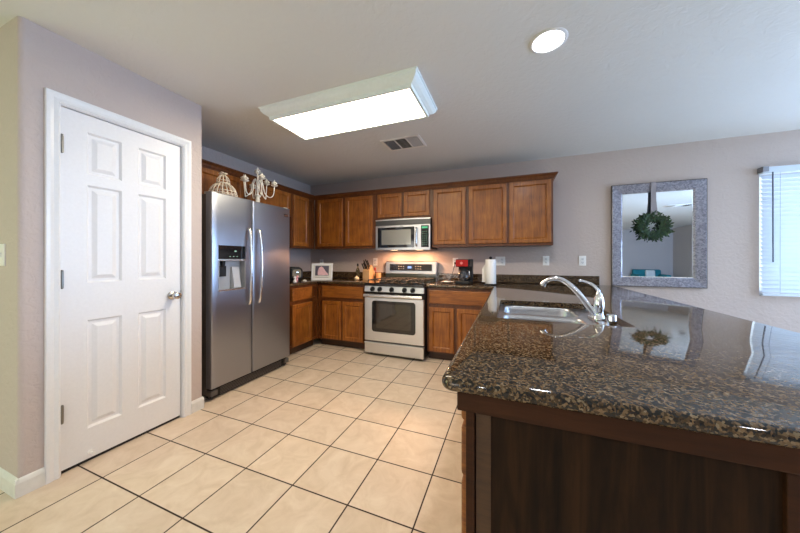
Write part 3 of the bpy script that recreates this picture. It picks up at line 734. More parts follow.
ch = thing('candelabra', 'white candelabra with curved arms and candle cups, standing on the refrigerator', 'candelabra', (-2.54, 2.295, FT))
hc = Vector((-2.54, 2.295, FT))
M_CAND = simple('distressed_white_paint', (.78, .73, .65), .5, bump=.15, bscale=60, var=.15)
MB().lathe([(0, 0), (.045, 0), (.045, .01), (.028, .02), (.020, .05), (.024, .09), (.016, .105), (.030, .115), (.034, .128), (.014, .14), (.010, .15), (0, .15)], hc, 20).build('pedestal', M_CAND, ch, smooth=True)
MB().lathe([(0, .14), (.009, .14), (.009, .20), (.018, .215), (.009, .23), (.008, .33), (.014, .34), (.006, .35), (.006, .40), (0, .40)], hc, 12).build('centre_column', M_CAND, ch, smooth=True)
def candle(c, parent, s=1.0):
    mb = MB().lathe([(0, 0), (.010 * s, 0), (.026 * s, .010), (.028 * s, .014), (.012 * s, .014), (.011 * s, .045), (0, .047)], c, 14)
    for k in range(5):
        a = 2 * PI * k / 5; mb.sphere(Vector(c) + Vector((.016 * s * math.cos(a), .016 * s * math.sin(a), .036)), .010 * s, 1, 1, .8, 8)
    mb.lathe([(0, .04), (.009 * s, .048), (.007 * s, .058), (0, .078)], c, 10)
    mb.build('candle_cup', M_CAND, parent, smooth=True)
candle(hc + Vector((0, 0, .362)), ch, 1.3)
for k in range(6):
    a = 2 * PI * k / 6 + .62; R_ = .168 if k % 2 == 0 else .135; zt = .235 if k % 2 == 0 else .275
    d = Vector((math.cos(a), math.sin(a), 0))
    pts = catmull([hc + d * .012 + Vector((0, 0, .27)), hc + d * .035 + Vector((0, 0, .30)), hc + d * .055 + Vector((0, 0, .24)), hc + d * .07 + Vector((0, 0, .16)), hc + d * .115 + Vector((0, 0, .115)), hc + d * (R_ - .012) + Vector((0, 0, .14)), hc + d * R_ + Vector((0, 0, zt))], 5)
    am = MB().tube(pts, .0052, 8).build('arm', M_CAND, ch, smooth=True)
    candle(hc + d * R_ + Vector((0, 0, zt)), am, 1.3)

# ================================================================ gas range
RX0, RX1 = -1.714, -.932; RF = 3.172
rg = thing('gas_range', 'stainless steel and black gas range with five knobs and oven window', 'range', ((RX0 + RX1) / 2, 3.5, 0))
MB().box(RX0 + .004, RX1 - .004, RF + .04, 3.868, .028, .872).build('range_body', simple('range_side', (.02, .018, .017), .4), rg)
for x in (RX0 + .06, RX1 - .06):
    for y in (RF + .09, 3.82): MB().cyl((x, y, 0), (x, y, .03), .018, 12).build('levelling_foot', M_BLACK, rg)
MB().box(RX0, RX1, RF - .012, 3.80, .873, .908).build('cooktop', M_BLACKG, rg, bevel=.008)
# sloped control panel
MB().extr([(RF + .045, .800), (RF - .006, .800), (RF + .010, .870), (RF + .045, .870)], lambda p, q, t: (t, p, q), RX0 + .002, RX1 - .002).build('control_panel', M_STEEL_X, rg, bevel=.003)
for x in (-1.596, -1.497, -1.338, -1.172, -1.068):
    k = MB().cyl((x, RF + .004, .836), (x, RF - .012, .833), .029, 20).cyl((x, RF - .012, .833), (x, RF - .038, .828), .0235, 20, .019)
    k.box(x - .005, x + .005, RF - .045, RF - .015, .808, .850); k.build('control_knob', M_BLACK, rg, bevel=.002)
od = MB().box(RX0 + .003, RX1 - .003, RF, RF + .04, .188, .728).build('oven_door', M_STEEL_X, rg, bevel=.006)
MB().box(RX0 + .003, RX1 - .003, RF + .012, RF + .04, .729, .799).build('door_gap', M_GAP, rg)
def yp(x0, x1, z0, z1, r_, ya, yb):  # rounded plate facing -Y
    return [[(x, y, z) for x, z in rrect(x0, x1, z0, z1, r_, 5)] for y in (ya, yb)]
MB().loops(yp(-1.605, -1.035, .305, .690, .035, RF + .001, RF - .004)).build('window_frame', M_BLACKG, od)
M_OVENG = simple('oven_window_glass', (.045, .035, .025), .04, coat=1.0, spec=1.0)
M_OVENG.node_tree.nodes['Principled BSDF'].inputs['Metallic'].default_value = .55
M_OVENG.node_tree.nodes['Principled BSDF'].inputs['Base Color'].default_value = (.3, .27, .22, 1)
MB().loops(yp(-1.545, -1.090, .350, .655, .012, RF - .004, RF - .0055)).build('window_pane', M_OVENG, od)
oh = MB().loops([[(x, y, z) for y, z in rrect(RF - .050, RF - .028, .735, .775, .010, 4)] for x in (RX0 + .012, RX1 - .012)])
oh.box(RX0 + .02, RX0 + .05, RF - .03, RF + .02, .742, .768).box(RX1 - .05, RX1 - .02, RF - .03, RF + .02, .742, .768)
oh.build('oven_handle', M_HANDLE, od, smooth=True)
dr = MB().box(RX0 + .003, RX1 - .003, RF + .002, RF + .04, .032, .172).box(RX0 + .003, RX1 - .003, RF - .008, RF + .002, .150, .172)
dr.build('warming_drawer', M_STEEL_X, rg, bevel=.005)
# backguard
bg = MB().extr([(3.868, .874), (3.805, .874), (3.805, 1.0), (3.822, 1.165), (3.835, 1.178), (3.868, 1.178)], lambda p, q, t: (t, p, q), RX0 + .008, RX1 - .008)
bg = bg.build('backguard', M_STEEL_X, rg, bevel=.006)
MB().box(RX0 + .012, RX1 - .012, 3.795, 3.804, .909, 1.002).build('backguard_vent', simple('backguard_black', (.02, .03, .028), .15, coat=.5), bg, bevel=.002)
rx = Matrix.Rotation(math.radians(-5.9), 3, 'X')
MB().box(-1.635, -1.005, 3.8005, 3.809, 1.040, 1.135, rot=rx).build('display_panel', M_BLACKG, bg)
for x_ in (-1.50, -1.245):
    for i in range(3):
        for j in range(2): MB().box(x_ + .035 * i, x_ + .018 + .035 * i, 3.797, 3.801, 1.064 + .035 * j, 1.070 + .035 * j, rot=rx).build('touch_button', simple('button_grey', (.30, .30, .30), .5), bg)
MB().box(-1.355, -1.300, 3.797, 3.801, 1.075, 1.105, rot=rx).build('clock', simple('clock_blue', (.05, .1, .3), .3, emit=(.25, .45, 1.0), estr=.5), bg)
# burners and grates
for i, (x, y) in enumerate(((-1.53, 3.34), (-1.53, 3.64), (-1.11, 3.34), (-1.11, 3.64), (-1.32, 3.49))):
    b = MB().lathe([(0, 0), (.052, 0), (.050, .010), (.036, .012), (.036, .020), (.030, .024), (0, .024)], (x, y, .908), 20).build('burner', M_BLACKM, rg, smooth=True)
for (gx0, gx1) in ((RX0 + .03, -1.465), (-1.455, -1.190), (-1.180, RX1 - .03)):
    g = MB(); z = .940; gy0, gy1 = RF + .045, 3.77
    for x in (gx0, gx1): g.tube([(x, gy0, .910), (x, gy0 + .01, z), (x, gy1 - .01, z), (x, gy1, .910)], .0065, 6)
    for y in (gy0 + .01, (gy0 + gy1) / 2, gy1 - .01): g.tube([(gx0, y, z), (gx1, y, z)], .006, 6)
    cx = (gx0 + gx1) / 2
    for y in (3.34, 3.64):
        for dx, dy in ((1, 0), (-1, 0), (0, 1), (0, -1)):
            g.tube([(cx + dx * .035, y + dy * .035, z), (cx + dx * (gx1 - cx), y + dy * .13, z)], .005, 6)
    g.build('grate', M_BLACKM, rg, smooth=True)

# ================================================================ microwave
MX0, MX1, MZ0, MZ1 = -1.714, -.944, 1.325, 1.738; MF = 3.485
mw = thing('microwave', 'stainless steel over-the-range microwave with black window and keypad', 'microwave', ((MX0 + MX1) / 2, 3.7, MZ0))
MB().box(MX0 + .004, MX1 - .004, MF + .03, YB - .002, MZ0 + .012, MZ1).build('microwave_body', M_BLACK, mw)
def bowed(x0, x1, z0, z1, d0, bow, thick, n=14):   # plate bowed outward across the microwave's width
    mb = MB(); L = []
    for k in range(n + 1):
        x = x0 + (x1 - x0) * k / n; t = (x - (MX0 + MX1) / 2) / ((MX1 - MX0) / 2); y = MF - d0 + bow * t * t
        L.append([(x, y, z0), (x, y + thick, z0), (x, y + thick, z1), (x, y, z1)])
    return mb.loops(L)
bowed(MX0, MX1, MZ0, 1.655, .012, .022, .03).build('front_panel', M_STEEL_X, mw, bevel=.004)
vt = bowed(MX0, MX1, 1.657, 1.723, .006, .022, .02); vt.build('vent_grille', simple('vent_grey', (.10, .10, .10), .4, .6), mw)
bowed(MX0, MX1, 1.723, MZ1, .012, .022, .03).build('top_trim', M_STEEL_X, mw)
mwd = bowed(MX0 + .035, -1.150, 1.358, 1.628, .0145, .022, .003).build('door_frame', M_BLACKG, mw)
M_MESH = simple('microwave_window', (.34, .33, .29), .18, .5, bump=.05, bscale=200)
bowed(MX0 + .095, -1.195, 1.395, 1.595, .0160, .022, .002).build('window_pane', M_MESH, mwd)
hy = MF - .035
MB().tube(catmull([(-1.118, MF - .005, 1.375), (-1.118, hy, 1.395), (-1.118, hy - .008, 1.49), (-1.118, hy, 1.595), (-1.118, MF - .005, 1.613)], 5), .0115, 10).build('door_handle', M_HANDLE, mw, smooth=True)
kp = bowed(-1.062, -.962, 1.360, 1.640, .0150, .022, .003).build('keypad', M_BLACKG, mw)
MB().box(-1.050, -.975, MF - .006, MF - .003, 1.600, 1.625).build('display', simple('microwave_display', (.02, .2, .08), .3, emit=(.2, 1, .5), estr=.25), kp)
kk = MB()
for i in range(3):
    for j in range(7): kk.box(-1.047 + .026 * i, -1.031 + .026 * i, MF - .0065, MF - .003, 1.385 + .028 * j, 1.395 + .028 * j)
kk.build('buttons', simple('button_green_grey', (.10, .22, .15), .5), kp)
MB().box(-1.345, -1.305, MF - .0125, MF - .010, 1.636, 1.642).build('badge', M_BLACK, mw)
for x in (-1.51, -1.14): MB().box(x - .04, x + .04, 3.62, 3.70, 1.329, 1.336).build('task_light_lens', simple('task_lens', (1, .8, .6), .4, emit=(1, .62, .35), estr=4), mw)
for x in (-1.51, -1.14):
    l = area('range_task_light', (x, 3.66, 1.322), (0, 0, 0), .08, .08, 4.5, (1.0, .50, .25))

# ================================================================ counter objects
C0 = CT + .0005
# knife block (leaning back), knives
kb = thing('knife_block', 'light wooden knife block with black-handled knives left of the range', 'knife block', (-1.93, 3.70, C0))
MB().extr([(3.62, C0), (3.78, C0), (3.80, C0 + .10), (3.70, C0 + .215), (3.62, C0 + .135)], lambda p, q, t: (t, p, q), -1.985, -1.875).build('block', M_BLOCK, kb, bevel=.004)
kd = Vector((0, -.62, .78)).normalized()
for i, (dx, t, ln) in enumerate(((-.040, .25, .10), (-.014, .30, .11), (.014, .22, .09), (.040, .28, .11), (-.028, .72, .11), (.0, .78, .12), (.030, .70, .11))):
    p = Vector((-1.93 + dx, 3.62 + .08 * t, C0 + .135 + .08 * t))
    mb = MB().tube([p, p + kd * .02, p + kd * ln], [.007, .0085, .0095], 8)
    o = mb.build('knife_handle', M_BLACK, kb, smooth=True)
    MB().cyl(p + kd * (ln - .001), p + kd * (ln + .004), .0085, 8).build('rivet_cap', M_HANDLE, o)
# wooden crock beside the block with a red spoon
cr = thing('utensil_holder', 'small wooden utensil holder with red handled tool between knife block and range', 'utensil holder', (-1.80, 3.76, C0))
MB().lathe([(0, 0), (.036, 0), (.038, .10), (.033, .10), (.031, .01), (0, .01)], (-1.80, 3.76, C0), 20).build('crock', M_BLOCK, cr, smooth=True)
MB().tube([(-1.80, 3.76, C0 + .012), (-1.835, 3.74, C0 + .13)], .006, 8).sphere((-1.842, 3.738, C0 + .155), .02, .8, .5, 1.3).build('red_spatula', simple('red_silicone', (.35, .03, .02), .4), cr, smooth=True)
# oil bottle and the small item in front
bo = thing('oil_bottle', 'clear glass oil bottle with dark cap left of the knife block', 'bottle', (-2.12, 3.72, C0))
MB().lathe([(0, 0), (.030, 0), (.032, .01), (.032, .12), (.024, .150), (.012, .170), (.011, .20), (0, .20)], (-2.12, 3.72, C0), 20).build('bottle_glass', simple('oil_glass', (.75, .62, .35), .05, trans=.85, ior=1.4), bo, smooth=True)
MB().cyl((-2.12, 3.72, C0 + .196), (-2.12, 3.72, C0 + .235), .014, 14).build('bottle_cap', M_BLACK, bo)
gx, gy = -2.03, 3.53
gl_ = MB().lathe([(0, 0), (.020, .002), (.034, .014), (.036, .028), (.026, .044), (.010, .054), (.005, .066), (0, .067)], (gx, gy, C0), 16)
tag(gl_.build('garlic_bulb', simple('garlic_skin', (.72, .58, .38), .5, bump=.2, bscale=40), smooth=True), 'pale garlic bulb on the worktop in front of the oil bottle', 'garlic')
# photo frame
pf = thing('photo_frame', 'white picture frame with a pink and white photo leaning in the counter corner', 'photo frame', (-2.545, 3.42, C0), local=True)
pf.rotation_euler = (0, 0, math.radians(24))
rt = Matrix.Rotation(math.radians(-10), 3, 'X')
def pbox(mb, x0, x1, y0, y1, z0, z1): return mb.box(x0, x1, y0, y1, z0, z1, rot=rt, piv=(0, 0, 0))
mb = MB(); W_, H_ = .150, .240
for (a, b, c, d) in ((-W_, W_, 0, .022), (-W_, W_, H_ - .022, H_), (-W_, -W_ + .022, .022, H_ - .022), (W_ - .022, W_, .022, H_ - .022)): pbox(mb, a, b, -.009, .009, c, d)
frm = mb.build('frame', M_WHITEP, pf)
mb = MB(); pbox(mb, -W_ + .02, W_ - .02, -.002, .006, .02, H_ - .02); mb.build('mat_board', simple('mat_board', (.78, .75, .68), .6), pf)
mb = MB(); pbox(mb, -.098, .098, -.004, -.002, .062, .205); pic = mb.build('photo_print', simple('photo_print_dark', (.09, .08, .11), .35), pf)
mb = MB(); pbox(mb, -.095, .095, -.004, -.002, .036, .041); mb.build('caption_line', simple('caption_dark', (.12, .09, .08), .6), pf)
blob = [(-.055, .068), (-.03, .066), (.02, .066), (.06, .072), (.092, .066), (.09, .085), (.06, .115), (.035, .150), (.015, .180), (-.010, .196), (-.035, .186), (-.052, .160), (-.060, .125), (-.062, .09)]
mb = MB(); mb.loops([[tuple(rt @ Vector((x, y, z))) for x, z in blob] for y in (-.0045, -.0055)])
mb.build('photo_subject', simple('photo_pink', (.80, .50, .52), .4, var=.35, bscale=35), pic)
mb = MB(); pbox(mb, -.03, .03, .009, .012, .0, .17); mb.build('easel_leg', M_WHITEP, pf)
# toaster
tx, ty = -2.74, 3.05
ts = thing('toaster', 'black rounded toaster with shiny side panel beside the refrigerator', 'toaster', (tx, ty, C0), local=True)
ts.rotation_euler = (0, 0, math.radians(62))
sec = rrect(-.085, .085, .012, .195, .055, 6)
MB().loops([[(x * k, y, .1 + (z - .1) * k) for x, z in sec] for y, k in ((-.14, .86), (-.132, .97), (-.12, 1), (.12, 1), (.132, .97), (.14, .86))]).build('toaster_shell', M_BLACK, ts, smooth=True)
sec2 = rrect(-.058, .058, .05, .165, .03, 5)
for s in (-1, 1): MB().loops([[(x, s * .1405, z) for x, z in sec2], [(x * .96, s * .1445, .107 + (z - .107) * .96) for x, z in sec2]]).build('end_panel', simple('bronze_steel', (.20, .16, .10), .5, .6), ts)
mb = MB().box(-.040, -.014, -.10, .10, .1935, .1965).box(.014, .040, -.10, .10, .1935, .1965); mb.build('bread_slots', M_SLOT, ts)
mb = MB().box(-.02, .02, -.165, -.14, .12, .135); mb.build('lever', M_HANDLE, ts, bevel=.003)
mb = MB()
for x in (-.06, .06):
    for y in (-.10, .10): mb.cyl((x, y, 0), (x, y, .02), .012, 10)
mb.build('feet', M_BLACK, ts)
# chrome kettle behind the refrigerator edge
kt = thing('kettle', 'chrome and black kettle half hidden behind the refrigerator edge', 'kettle', (-2.86, 2.84, C0))
MB().lathe([(0, 0), (.078, 0), (.080, .015), (.074, .05), (.062, .13), (.052, .185), (.046, .195), (0, .195)], (-2.86, 2.84, C0), 24).build('kettle_body', M_CHROME, kt, smooth=True)
MB().lathe([(0, .195), (.045, .195), (.040, .212), (.012, .22), (.014, .235), (0, .238)], (-2.86, 2.84, C0), 20).build('kettle_lid', M_BLACK, kt, smooth=True)
MB().tube(catmull([(-2.83, 2.80, C0 + .19), (-2.78, 2.77, C0 + .20), (-2.755, 2.755, C0 + .12), (-2.795, 2.79, C0 + .045)], 5), .010, 8).build('kettle_handle', M_BLACK, kt, smooth=True)
MB().tube([(-2.87, 2.90, C0 + .12), (-2.88, 2.955, C0 + .175)], [.018, .010], 10).build('spout', M_CHROME, kt, smooth=True)
# small figurine and a little dish
fg = thing('figurine', 'tiny white and pink figurine on the worktop in front of the toaster', 'figurine', (-2.60, 2.93, C0))
MB().lathe([(0, 0), (.024, 0), (.026, .01), (.018, .03), (.014, .045), (0, .048)], (-2.60, 2.93, C0), 14).sphere((-2.60, 2.93, C0 + .062), .020).build('body', simple('porcelain', (.85, .80, .78), .25), fg, smooth=True)
mb = MB().sphere((-2.578, 2.945, C0 + .035), .014, 1, 1, 2.2).sphere((-2.575, 2.95, C0 + .072), .016); mb.build('pink_bow', simple('pink_glaze', (.75, .35, .38), .3), fg, smooth=True)
tag(MB().lathe([(0, 0), (.020, 0), (.026, .010), (.024, .018), (.012, .024), (0, .026)], (-2.55, 3.06, C0), 16).build('salt_dish', simple('porcelain2', (.82, .80, .74), .3), smooth=True), 'tiny white lidded dish at the worktop edge right of the figurine', 'dish')
# coffee maker
kx, ky_ = -.515, 3.52
cm = thing('coffee_maker', 'red and black drip coffee maker standing on the back worktop', 'coffee maker', (kx, ky_, C0), local=True)
cm.rotation_euler = (0, 0, math.radians(-6))
MB().box(-.085, .085, -.12, .10, 0, .035).build('base', M_BLACK, cm, bevel=.008)
MB().box(-.085, .085, .02, .10, .035, .30).build('water_tank', M_BLACK, cm, bevel=.010)
hd = MB().box(-.085, .085, -.10, .02, .205, .30).build('brew_head', M_BLACK, cm, bevel=.010)
MB().box(-.083, .065, -.106, -.099, .212, .292).build('red_front_panel', simple('red_gloss_plastic', (.40, .008, .008), .45, spec=.25), hd, bevel=.004)
MB().cyl((-.012, -.106, .252), (-.012, -.110, .252), .016, 18).build('badge', simple('badge_red_light', (.65, .20, .18), .3), hd)
MB().box(-.084, .084, -.10, -.096, .005, .030).build('control_strip', simple('strip_grey', (.25, .25, .26), .3, .6), cm)
cf = MB().lathe([(0, 0), (.050, 0), (.062, .02), (.066, .05), (.058, .09), (.045, .118), (.044, .125), (.0, .125)], (-.005, -.045, .037), 24).build('carafe', simple('smoky_glass', (.06, .06, .07), .04, .3, trans=.2, coat=1.0), cm, smooth=True)
MB().lathe([(0, .125), (.047, .125), (.047, .14), (0, .148)], (-.005, -.045, .037), 20).build('carafe_lid', M_BLACK, cf, smooth=True)
MB().tube(catmull([(.045, -.075, .165), (.078, -.105, .15), (.078, -.108, .09), (.052, -.085, .065)], 5), .008, 8).build('carafe_handle', M_HANDLE, cf, smooth=True)
MB().cyl((-.005, -.045, .034), (-.005, -.045, .0375), .062, 20).build('hot_plate', M_DGREY, cm)
# cord from the coffee maker to the outlet
cdp = catmull([(-.60, 3.60, C0 + .10), (-.66, 3.66, C0 + .10), (-.74, 3.73, C0 + .03), (-.77, 3.76, C0 + .006), (-.735, 3.80, C0 + .05), (-.70, 3.83, 1.10), (-.69, 3.872, 1.150)], 6)
tag(MB().tube(cdp, .0045, 8).box(-.705, -.675, 3.862, 3.884, 1.135, 1.165).build('power_cord', M_BLACK, smooth=True), 'black power cord looping from the coffee maker up to the wall outlet', 'cord')
pl = MB().lathe([(0, .0), (.055, .0), (.085, .012), (.088, .016), (.060, .010), (.045, .010), (.035, .022), (.012, .026), (0, .027)], (-.735, 3.56, C0), 28)
tag(pl.build('saucer', simple('white_ceramic', (.80, .80, .78), .2, coat=.4), smooth=True), 'white ceramic dish on the worktop left of the coffee maker', 'dish')
# paper towel holder
px_, py_ = -.205, 3.42
ph = thing('paper_towel_holder', 'white paper towel roll on an upright black holder by the counter corner', 'paper towels', (px_, py_, C0))
MB().lathe([(0, 0), (.072, 0), (.074, .006), (.070, .012), (.010, .016), (.009, .30), (.015, .304), (.018, .316), (.012, .328), (0, .332)], (px_, py_, C0), 24).build('holder', M_BLACK, ph, smooth=True)
rl = MB().lathe([(.020, .018), (.058, .018), (.0595, .022), (.0595, .292), (.058, .296), (.020, .296)], (px_, py_, C0), 32).build('paper_roll', simple('paper_towel', (.84, .83, .82), .9, bump=.25, bscale=140), ph, smooth=True)
sh = MB(); pp = [(px_ - .058, py_ + .01), (px_ - .066, py_ + .03), (px_ - .085, py_ + .045), (px_ - .10, py_ + .05)]
sh.loops([[(x, y, C0 + .03), (x, y + .002, C0 + .03), (x, y + .002, C0 + .27 - .03 * k), (x, y, C0 + .27 - .03 * k)] for k, (x, y) in enumerate(pp)]).build('loose_sheet', MATS['paper_towel'], rl, smooth=True)

# ================================================================ outlets and switches
def plate(name, label, x, z, wdt=.072, kind='outlet', M=None, gangs=1):
    if M is None: M = mapper('-Y', YB)
    c = M(x, 0, z)
    t = thing(name, label, kind, c, 'wall outlets' if kind == 'outlet' else None)
    w2 = wdt / 2; mb = MB()
    mb.loops([[M(u, n, v) for u, v in ((x - w2 + i, z - .058 + i), (x + w2 - i, z - .058 + i), (x + w2 - i, z + .058 - i), (x - w2 + i, z + .058 - i))] for i, n in ((0, .0003), (0, .003), (.003, .006))])
    mb.build('cover_plate', M_WHITEP, t)
    for g in range(gangs):
        gx_ = x + (g - (gangs - 1) / 2) * .046
        mb = MB()
        if kind == 'outlet' and not (gangs == 2 and g == 0):
            for s in (-.020, .020): fbox(mb, M, gx_ - .016, gx_ + .016, .006, .0085, z + s - .014, z + s + .014)
            o = mb.build('receptacle', M_WHITE, t, bevel=.002)
            sl = MB()
            for s in (-.020, .020):
                fbox(sl, M, gx_ - .008, gx_ - .005, .0085, .0095, z + s - .004, z + s + .008); fbox(sl, M, gx_ + .005, gx_ + .008, .0085, .0095, z + s - .003, z + s + .007)
                fbox(sl, M, gx_ - .002, gx_ + .002, .0085, .0095, z + s - .011, z + s - .007)
            sl.build('slots', M_SLOT, o)
        else:
            fbox(mb, M, gx_ - .006, gx_ + .006, .006, .009, z - .012, z + .012); fbox(mb, M, gx_ - .004, gx_ + .004, .009, .018, z + .001, z + .011)
            mb.build('toggle', M_WHITE, t)
    return t
plate('wall_outlet', 'white outlet on the back wall above the white picture frame', -2.90, 1.145)
plate('wall_outlet', 'white outlet on the back wall behind the knife block', -1.915, 1.165)
plate('wall_outlet', 'white outlet on the back wall behind the coffee maker', -.695, 1.165)
plate('wall_outlet', 'wide double-gang outlet plate right of the paper towel roll', -.115, 1.180, .118, gangs=2)
plate('wall_outlet', 'left one of two single outlets above the faucet backsplash', .415, 1.185)
plate('wall_outlet', 'single outlet nearest the mirror, above the end of the backsplash', .800, 1.185)
plate('light_switch', 'white light switch on the hallway wall at the left picture edge', -2.505, 1.225, M=mapper('-Y', YJ), kind='switch')

# ================================================================ mirror and wreath
mr = thing('wall_mirror', 'large rectangular mirror with wide silver mosaic frame on the back wall', 'mirror', (1.488, YB, 1.47))
mx0, mx1, mz0, mz1 = 1.082, 1.895, .905, 2.036; fw_ = .100
def silver():
    m, nt, b = new_mat('silver_mosaic'); N = nt.nodes; L = nt.links
    tc = N.new('ShaderNodeTexCoord'); v = N.new('ShaderNodeTexVoronoi'); v.inputs['Scale'].default_value = 75; v.distance = 'CHEBYCHEV'
    L.new(tc.outputs['Object'], v.inputs['Vector'])
    mx = N.new('ShaderNodeMix'); mx.data_type = 'RGBA'; mx.inputs[6].default_value = (.44, .43, .49, 1); mx.inputs[7].default_value = (.24, .23, .27, 1)
    sp = N.new('ShaderNodeSeparateColor'); L.new(v.outputs['Color'], sp.inputs[0]); L.new(sp.outputs[0], mx.inputs[0]); L.new(mx.outputs[2], b.inputs['Base Color'])
    b.inputs['Metallic'].default_value = .75; b.inputs['Roughness'].default_value = .28
    bp = N.new('ShaderNodeBump'); bp.inputs['Strength'].default_value = .5; bp.inputs['Distance'].default_value = .004; bp.invert = True
    L.new(v.outputs['Distance'], bp.inputs['Height']); L.new(bp.outputs['Normal'], b.inputs['Normal'])
    return m
M_SILVER = silver()
secs = []
for (x, z, sx, sz) in ((mx0, mz0, 1, 1), (mx1, mz0, -1, 1), (mx1, mz1, -1, -1), (mx0, mz1, 1, -1)):
    secs.append([(x + sx * p, YB - q, z + sz * p) for p, q in ((0, .001), (0, .030), (.006, .034), (fw_ - .012, .024), (fw_ - .006, .018), (fw_, .016), (fw_, .001))])
fm = MB(); rs = [[fm.bm.verts.new(p) for p in s] for s in secs]
for k in range(4):
    a, b = rs[k], rs[(k + 1) % 4]
    for j in range(7): fm.bm.faces.new((a[j], a[(j + 1) % 7], b[(j + 1) % 7], b[j]))
fm.build('frame', M_SILVER, mr)
for (a, b, c, d) in (((mx0 - .003, mx1 + .003, mz0 - .003, mz1 + .003)),):
    e = MB().box(a, a + .004, YB - .033, YB - .001, c, d).box(b - .004, b, YB - .033, YB - .001, c, d).box(a, b, YB - .033, YB - .001, c, c + .004).box(a, b, YB - .033, YB - .001, d - .004, d)
e.build('frame_edge', M_DGREY, mr)
M_MIRROR = simple('mirror_silver', (.88, .92, .95), .0, 1.0, var=.0001)
gi = fw_ - .004
gl2 = MB(); L_ = []
for i, yy in ((gi, .008), (gi, .011), (gi + .012, .013)): L_.append([(mx0 + i, YB - yy, mz0 + i), (mx1 - i, YB - yy, mz0 + i), (mx1 - i, YB - yy, mz1 - i), (mx0 + i, YB - yy, mz1 - i)])
gl2.loops(L_).build('mirror_glass', M_MIRROR, mr)
wc = Vector((1.452, YB - .055, 1.562))
wt = thing('wreath', 'green leafy wreath hanging by a grey ribbon in front of the mirror', 'wreath', wc)
M_LEAF = simple('leaf_green', (.026, .065, .016), .5, bscale=30, var=.5)
M_LEAF2 = simple('leaf_dark_green', (.012, .04, .014), .5, bscale=30, var=.4)
rp = [wc + Vector((.092 * math.cos(2 * PI * k / 36) + random.uniform(-.004, .004), random.uniform(-.005, .005), .092 * math.sin(2 * PI * k / 36))) for k in range(36)]
MB().tube(rp, .011, 6, closed=True).build('vine_ring', simple('vine_brown', (.06, .04, .02), .8), wt, smooth=True)
for mi, mat in enumerate((M_LEAF, M_LEAF2)):
    lm = MB()
    for k in range(400):
        a = random.uniform(0, 2 * PI); rr_ = .098 + random.gauss(0, .023)
        c = wc + Vector((rr_ * math.cos(a), random.uniform(-.026, .012), rr_ * math.sin(a)))
        out = Vector((math.cos(a + random.uniform(-1.1, 1.1)), random.uniform(-.5, .15), math.sin(a + random.uniform(-1.1, 1.1)))).normalized()
        if random.random() < .22: out = -out * .7
        ln = random.uniform(.018, .042); side = out.cross(Vector((random.uniform(-.4, .4), -1, random.uniform(-.4, .4)))).normalized(); wd = ln * .22
        up = out.cross(side).normalized() * .0015
        pts = [c, c + out * ln * .35 + side * wd, c + out * ln * .7 + side * wd * .8, c + out * ln, c + out * ln * .7 - side * wd * .8, c + out * ln * .35 - side * wd]
        lm.loops([[p - up for p in pts], [p + up for p in pts]])
    lm.build('leaves', mat, wt)
M_RIB = simple('grey_ribbon', (.30, .27, .29), .5, bump=.1, bscale=90)
rb = MB(); 
path = [(1.452, YB - .004, 2.045), (1.452, YB - .038, 2.043), (1.452, YB - .043, 2.02), (1.450, YB - .050, 1.85), (1.452, YB - .058, 1.690)]
rb.loops([[(x - w_, y, z), (x + w_, y, z), (x + w_, y - .002, z - .001), (x - w_, y - .002, z - .001)] for (x, y, z), w_ in zip(path, (.022, .022, .022, .022, .030))])
rb.build('ribbon', M_RIB, wt)
MB().sphere((1.47, YB - .070, 1.682), .024, 1.3, .5, .9).sphere((1.445, YB - .068, 1.675), .016, 1.2, .5, 1).build('ribbon_knot', simple('pale_ribbon', (.42, .40, .40), .6), wt, smooth=True)

# ================================================================ window blind
wb_ = thing('window_blind', 'white horizontal slat window blind over the bright window at right', 'blind', (2.93, YB - .02, .86))
M_SLAT = simple('blind_slat', (.82, .88, .95), .45)
nt = M_SLAT.node_tree; b = nt.nodes['Principled BSDF']; out = nt.nodes['Material Output']
tr_ = nt.nodes.new('ShaderNodeBsdfTranslucent'); tr_.inputs[0].default_value = (.88, .93, 1.0, 1); ms = nt.nodes.new('ShaderNodeMixShader'); ms.inputs[0].default_value = .42
nt.links.new(b.outputs[0], ms.inputs[1]); nt.links.new(tr_.outputs[0], ms.inputs[2]); nt.links.new(ms.outputs[0], out.inputs[0])
bx0, bx1 = 2.288, 3.53; BYc = YB - .034
MB().box(bx0, bx1, YB - .068, YB - .002, 2.035, 2.095).build('headrail', simple('headrail_blue_white', (.62, .70, .80), .35), wb_, bevel=.004)
MB().box(bx0 - .004, bx0 + .04, YB - .072, YB - .001, 2.05, 2.10).build('mounting_bracket', simple('bracket_grey', (.25, .25, .28), .4, .5), wb_, bevel=.003)
sl = MB(); zb, zt_ = .885, 2.02; ns = 28
for k in range(ns):
    z = zb + (zt_ - zb) * (k + .5) / ns; a = math.radians(52 + random.uniform(-3, 3)); hw = .0255; L_ = []
    for t in (-1, -.33, .33, 1):
        bow = .0035 * (1 - t * t)
        L_.append((BYc - t * hw * math.cos(a) - bow * math.sin(a), z + t * hw * math.sin(a) * -1 + bow * math.cos(a)))
    prof = L_ + [(y, z_ - .0022) for y, z_ in reversed(L_)]
    sl.extr(prof, lambda p, q, t: (t, p, q), bx0 + .006 + random.uniform(-.003, .003), bx1 - .006)
sl.build('slats', M_SLAT, wb_)
MB().box(bx0 + .004, bx1 - .004, BYc - .02, BYc + .02, .848, .870).build('bottom_rail', simple('headrail_blue_white', (.62, .70, .80), .35), wb_, bevel=.004)
cdr = MB()
for x in (2.405, 2.95, 3.42): cdr.tube([(x, YB - .068, 2.04), (x, YB - .066, .866)], .0016, 6)
cdr.build('ladder_cords', simple('cord_grey', (.45, .5, .6), .7), wb_)
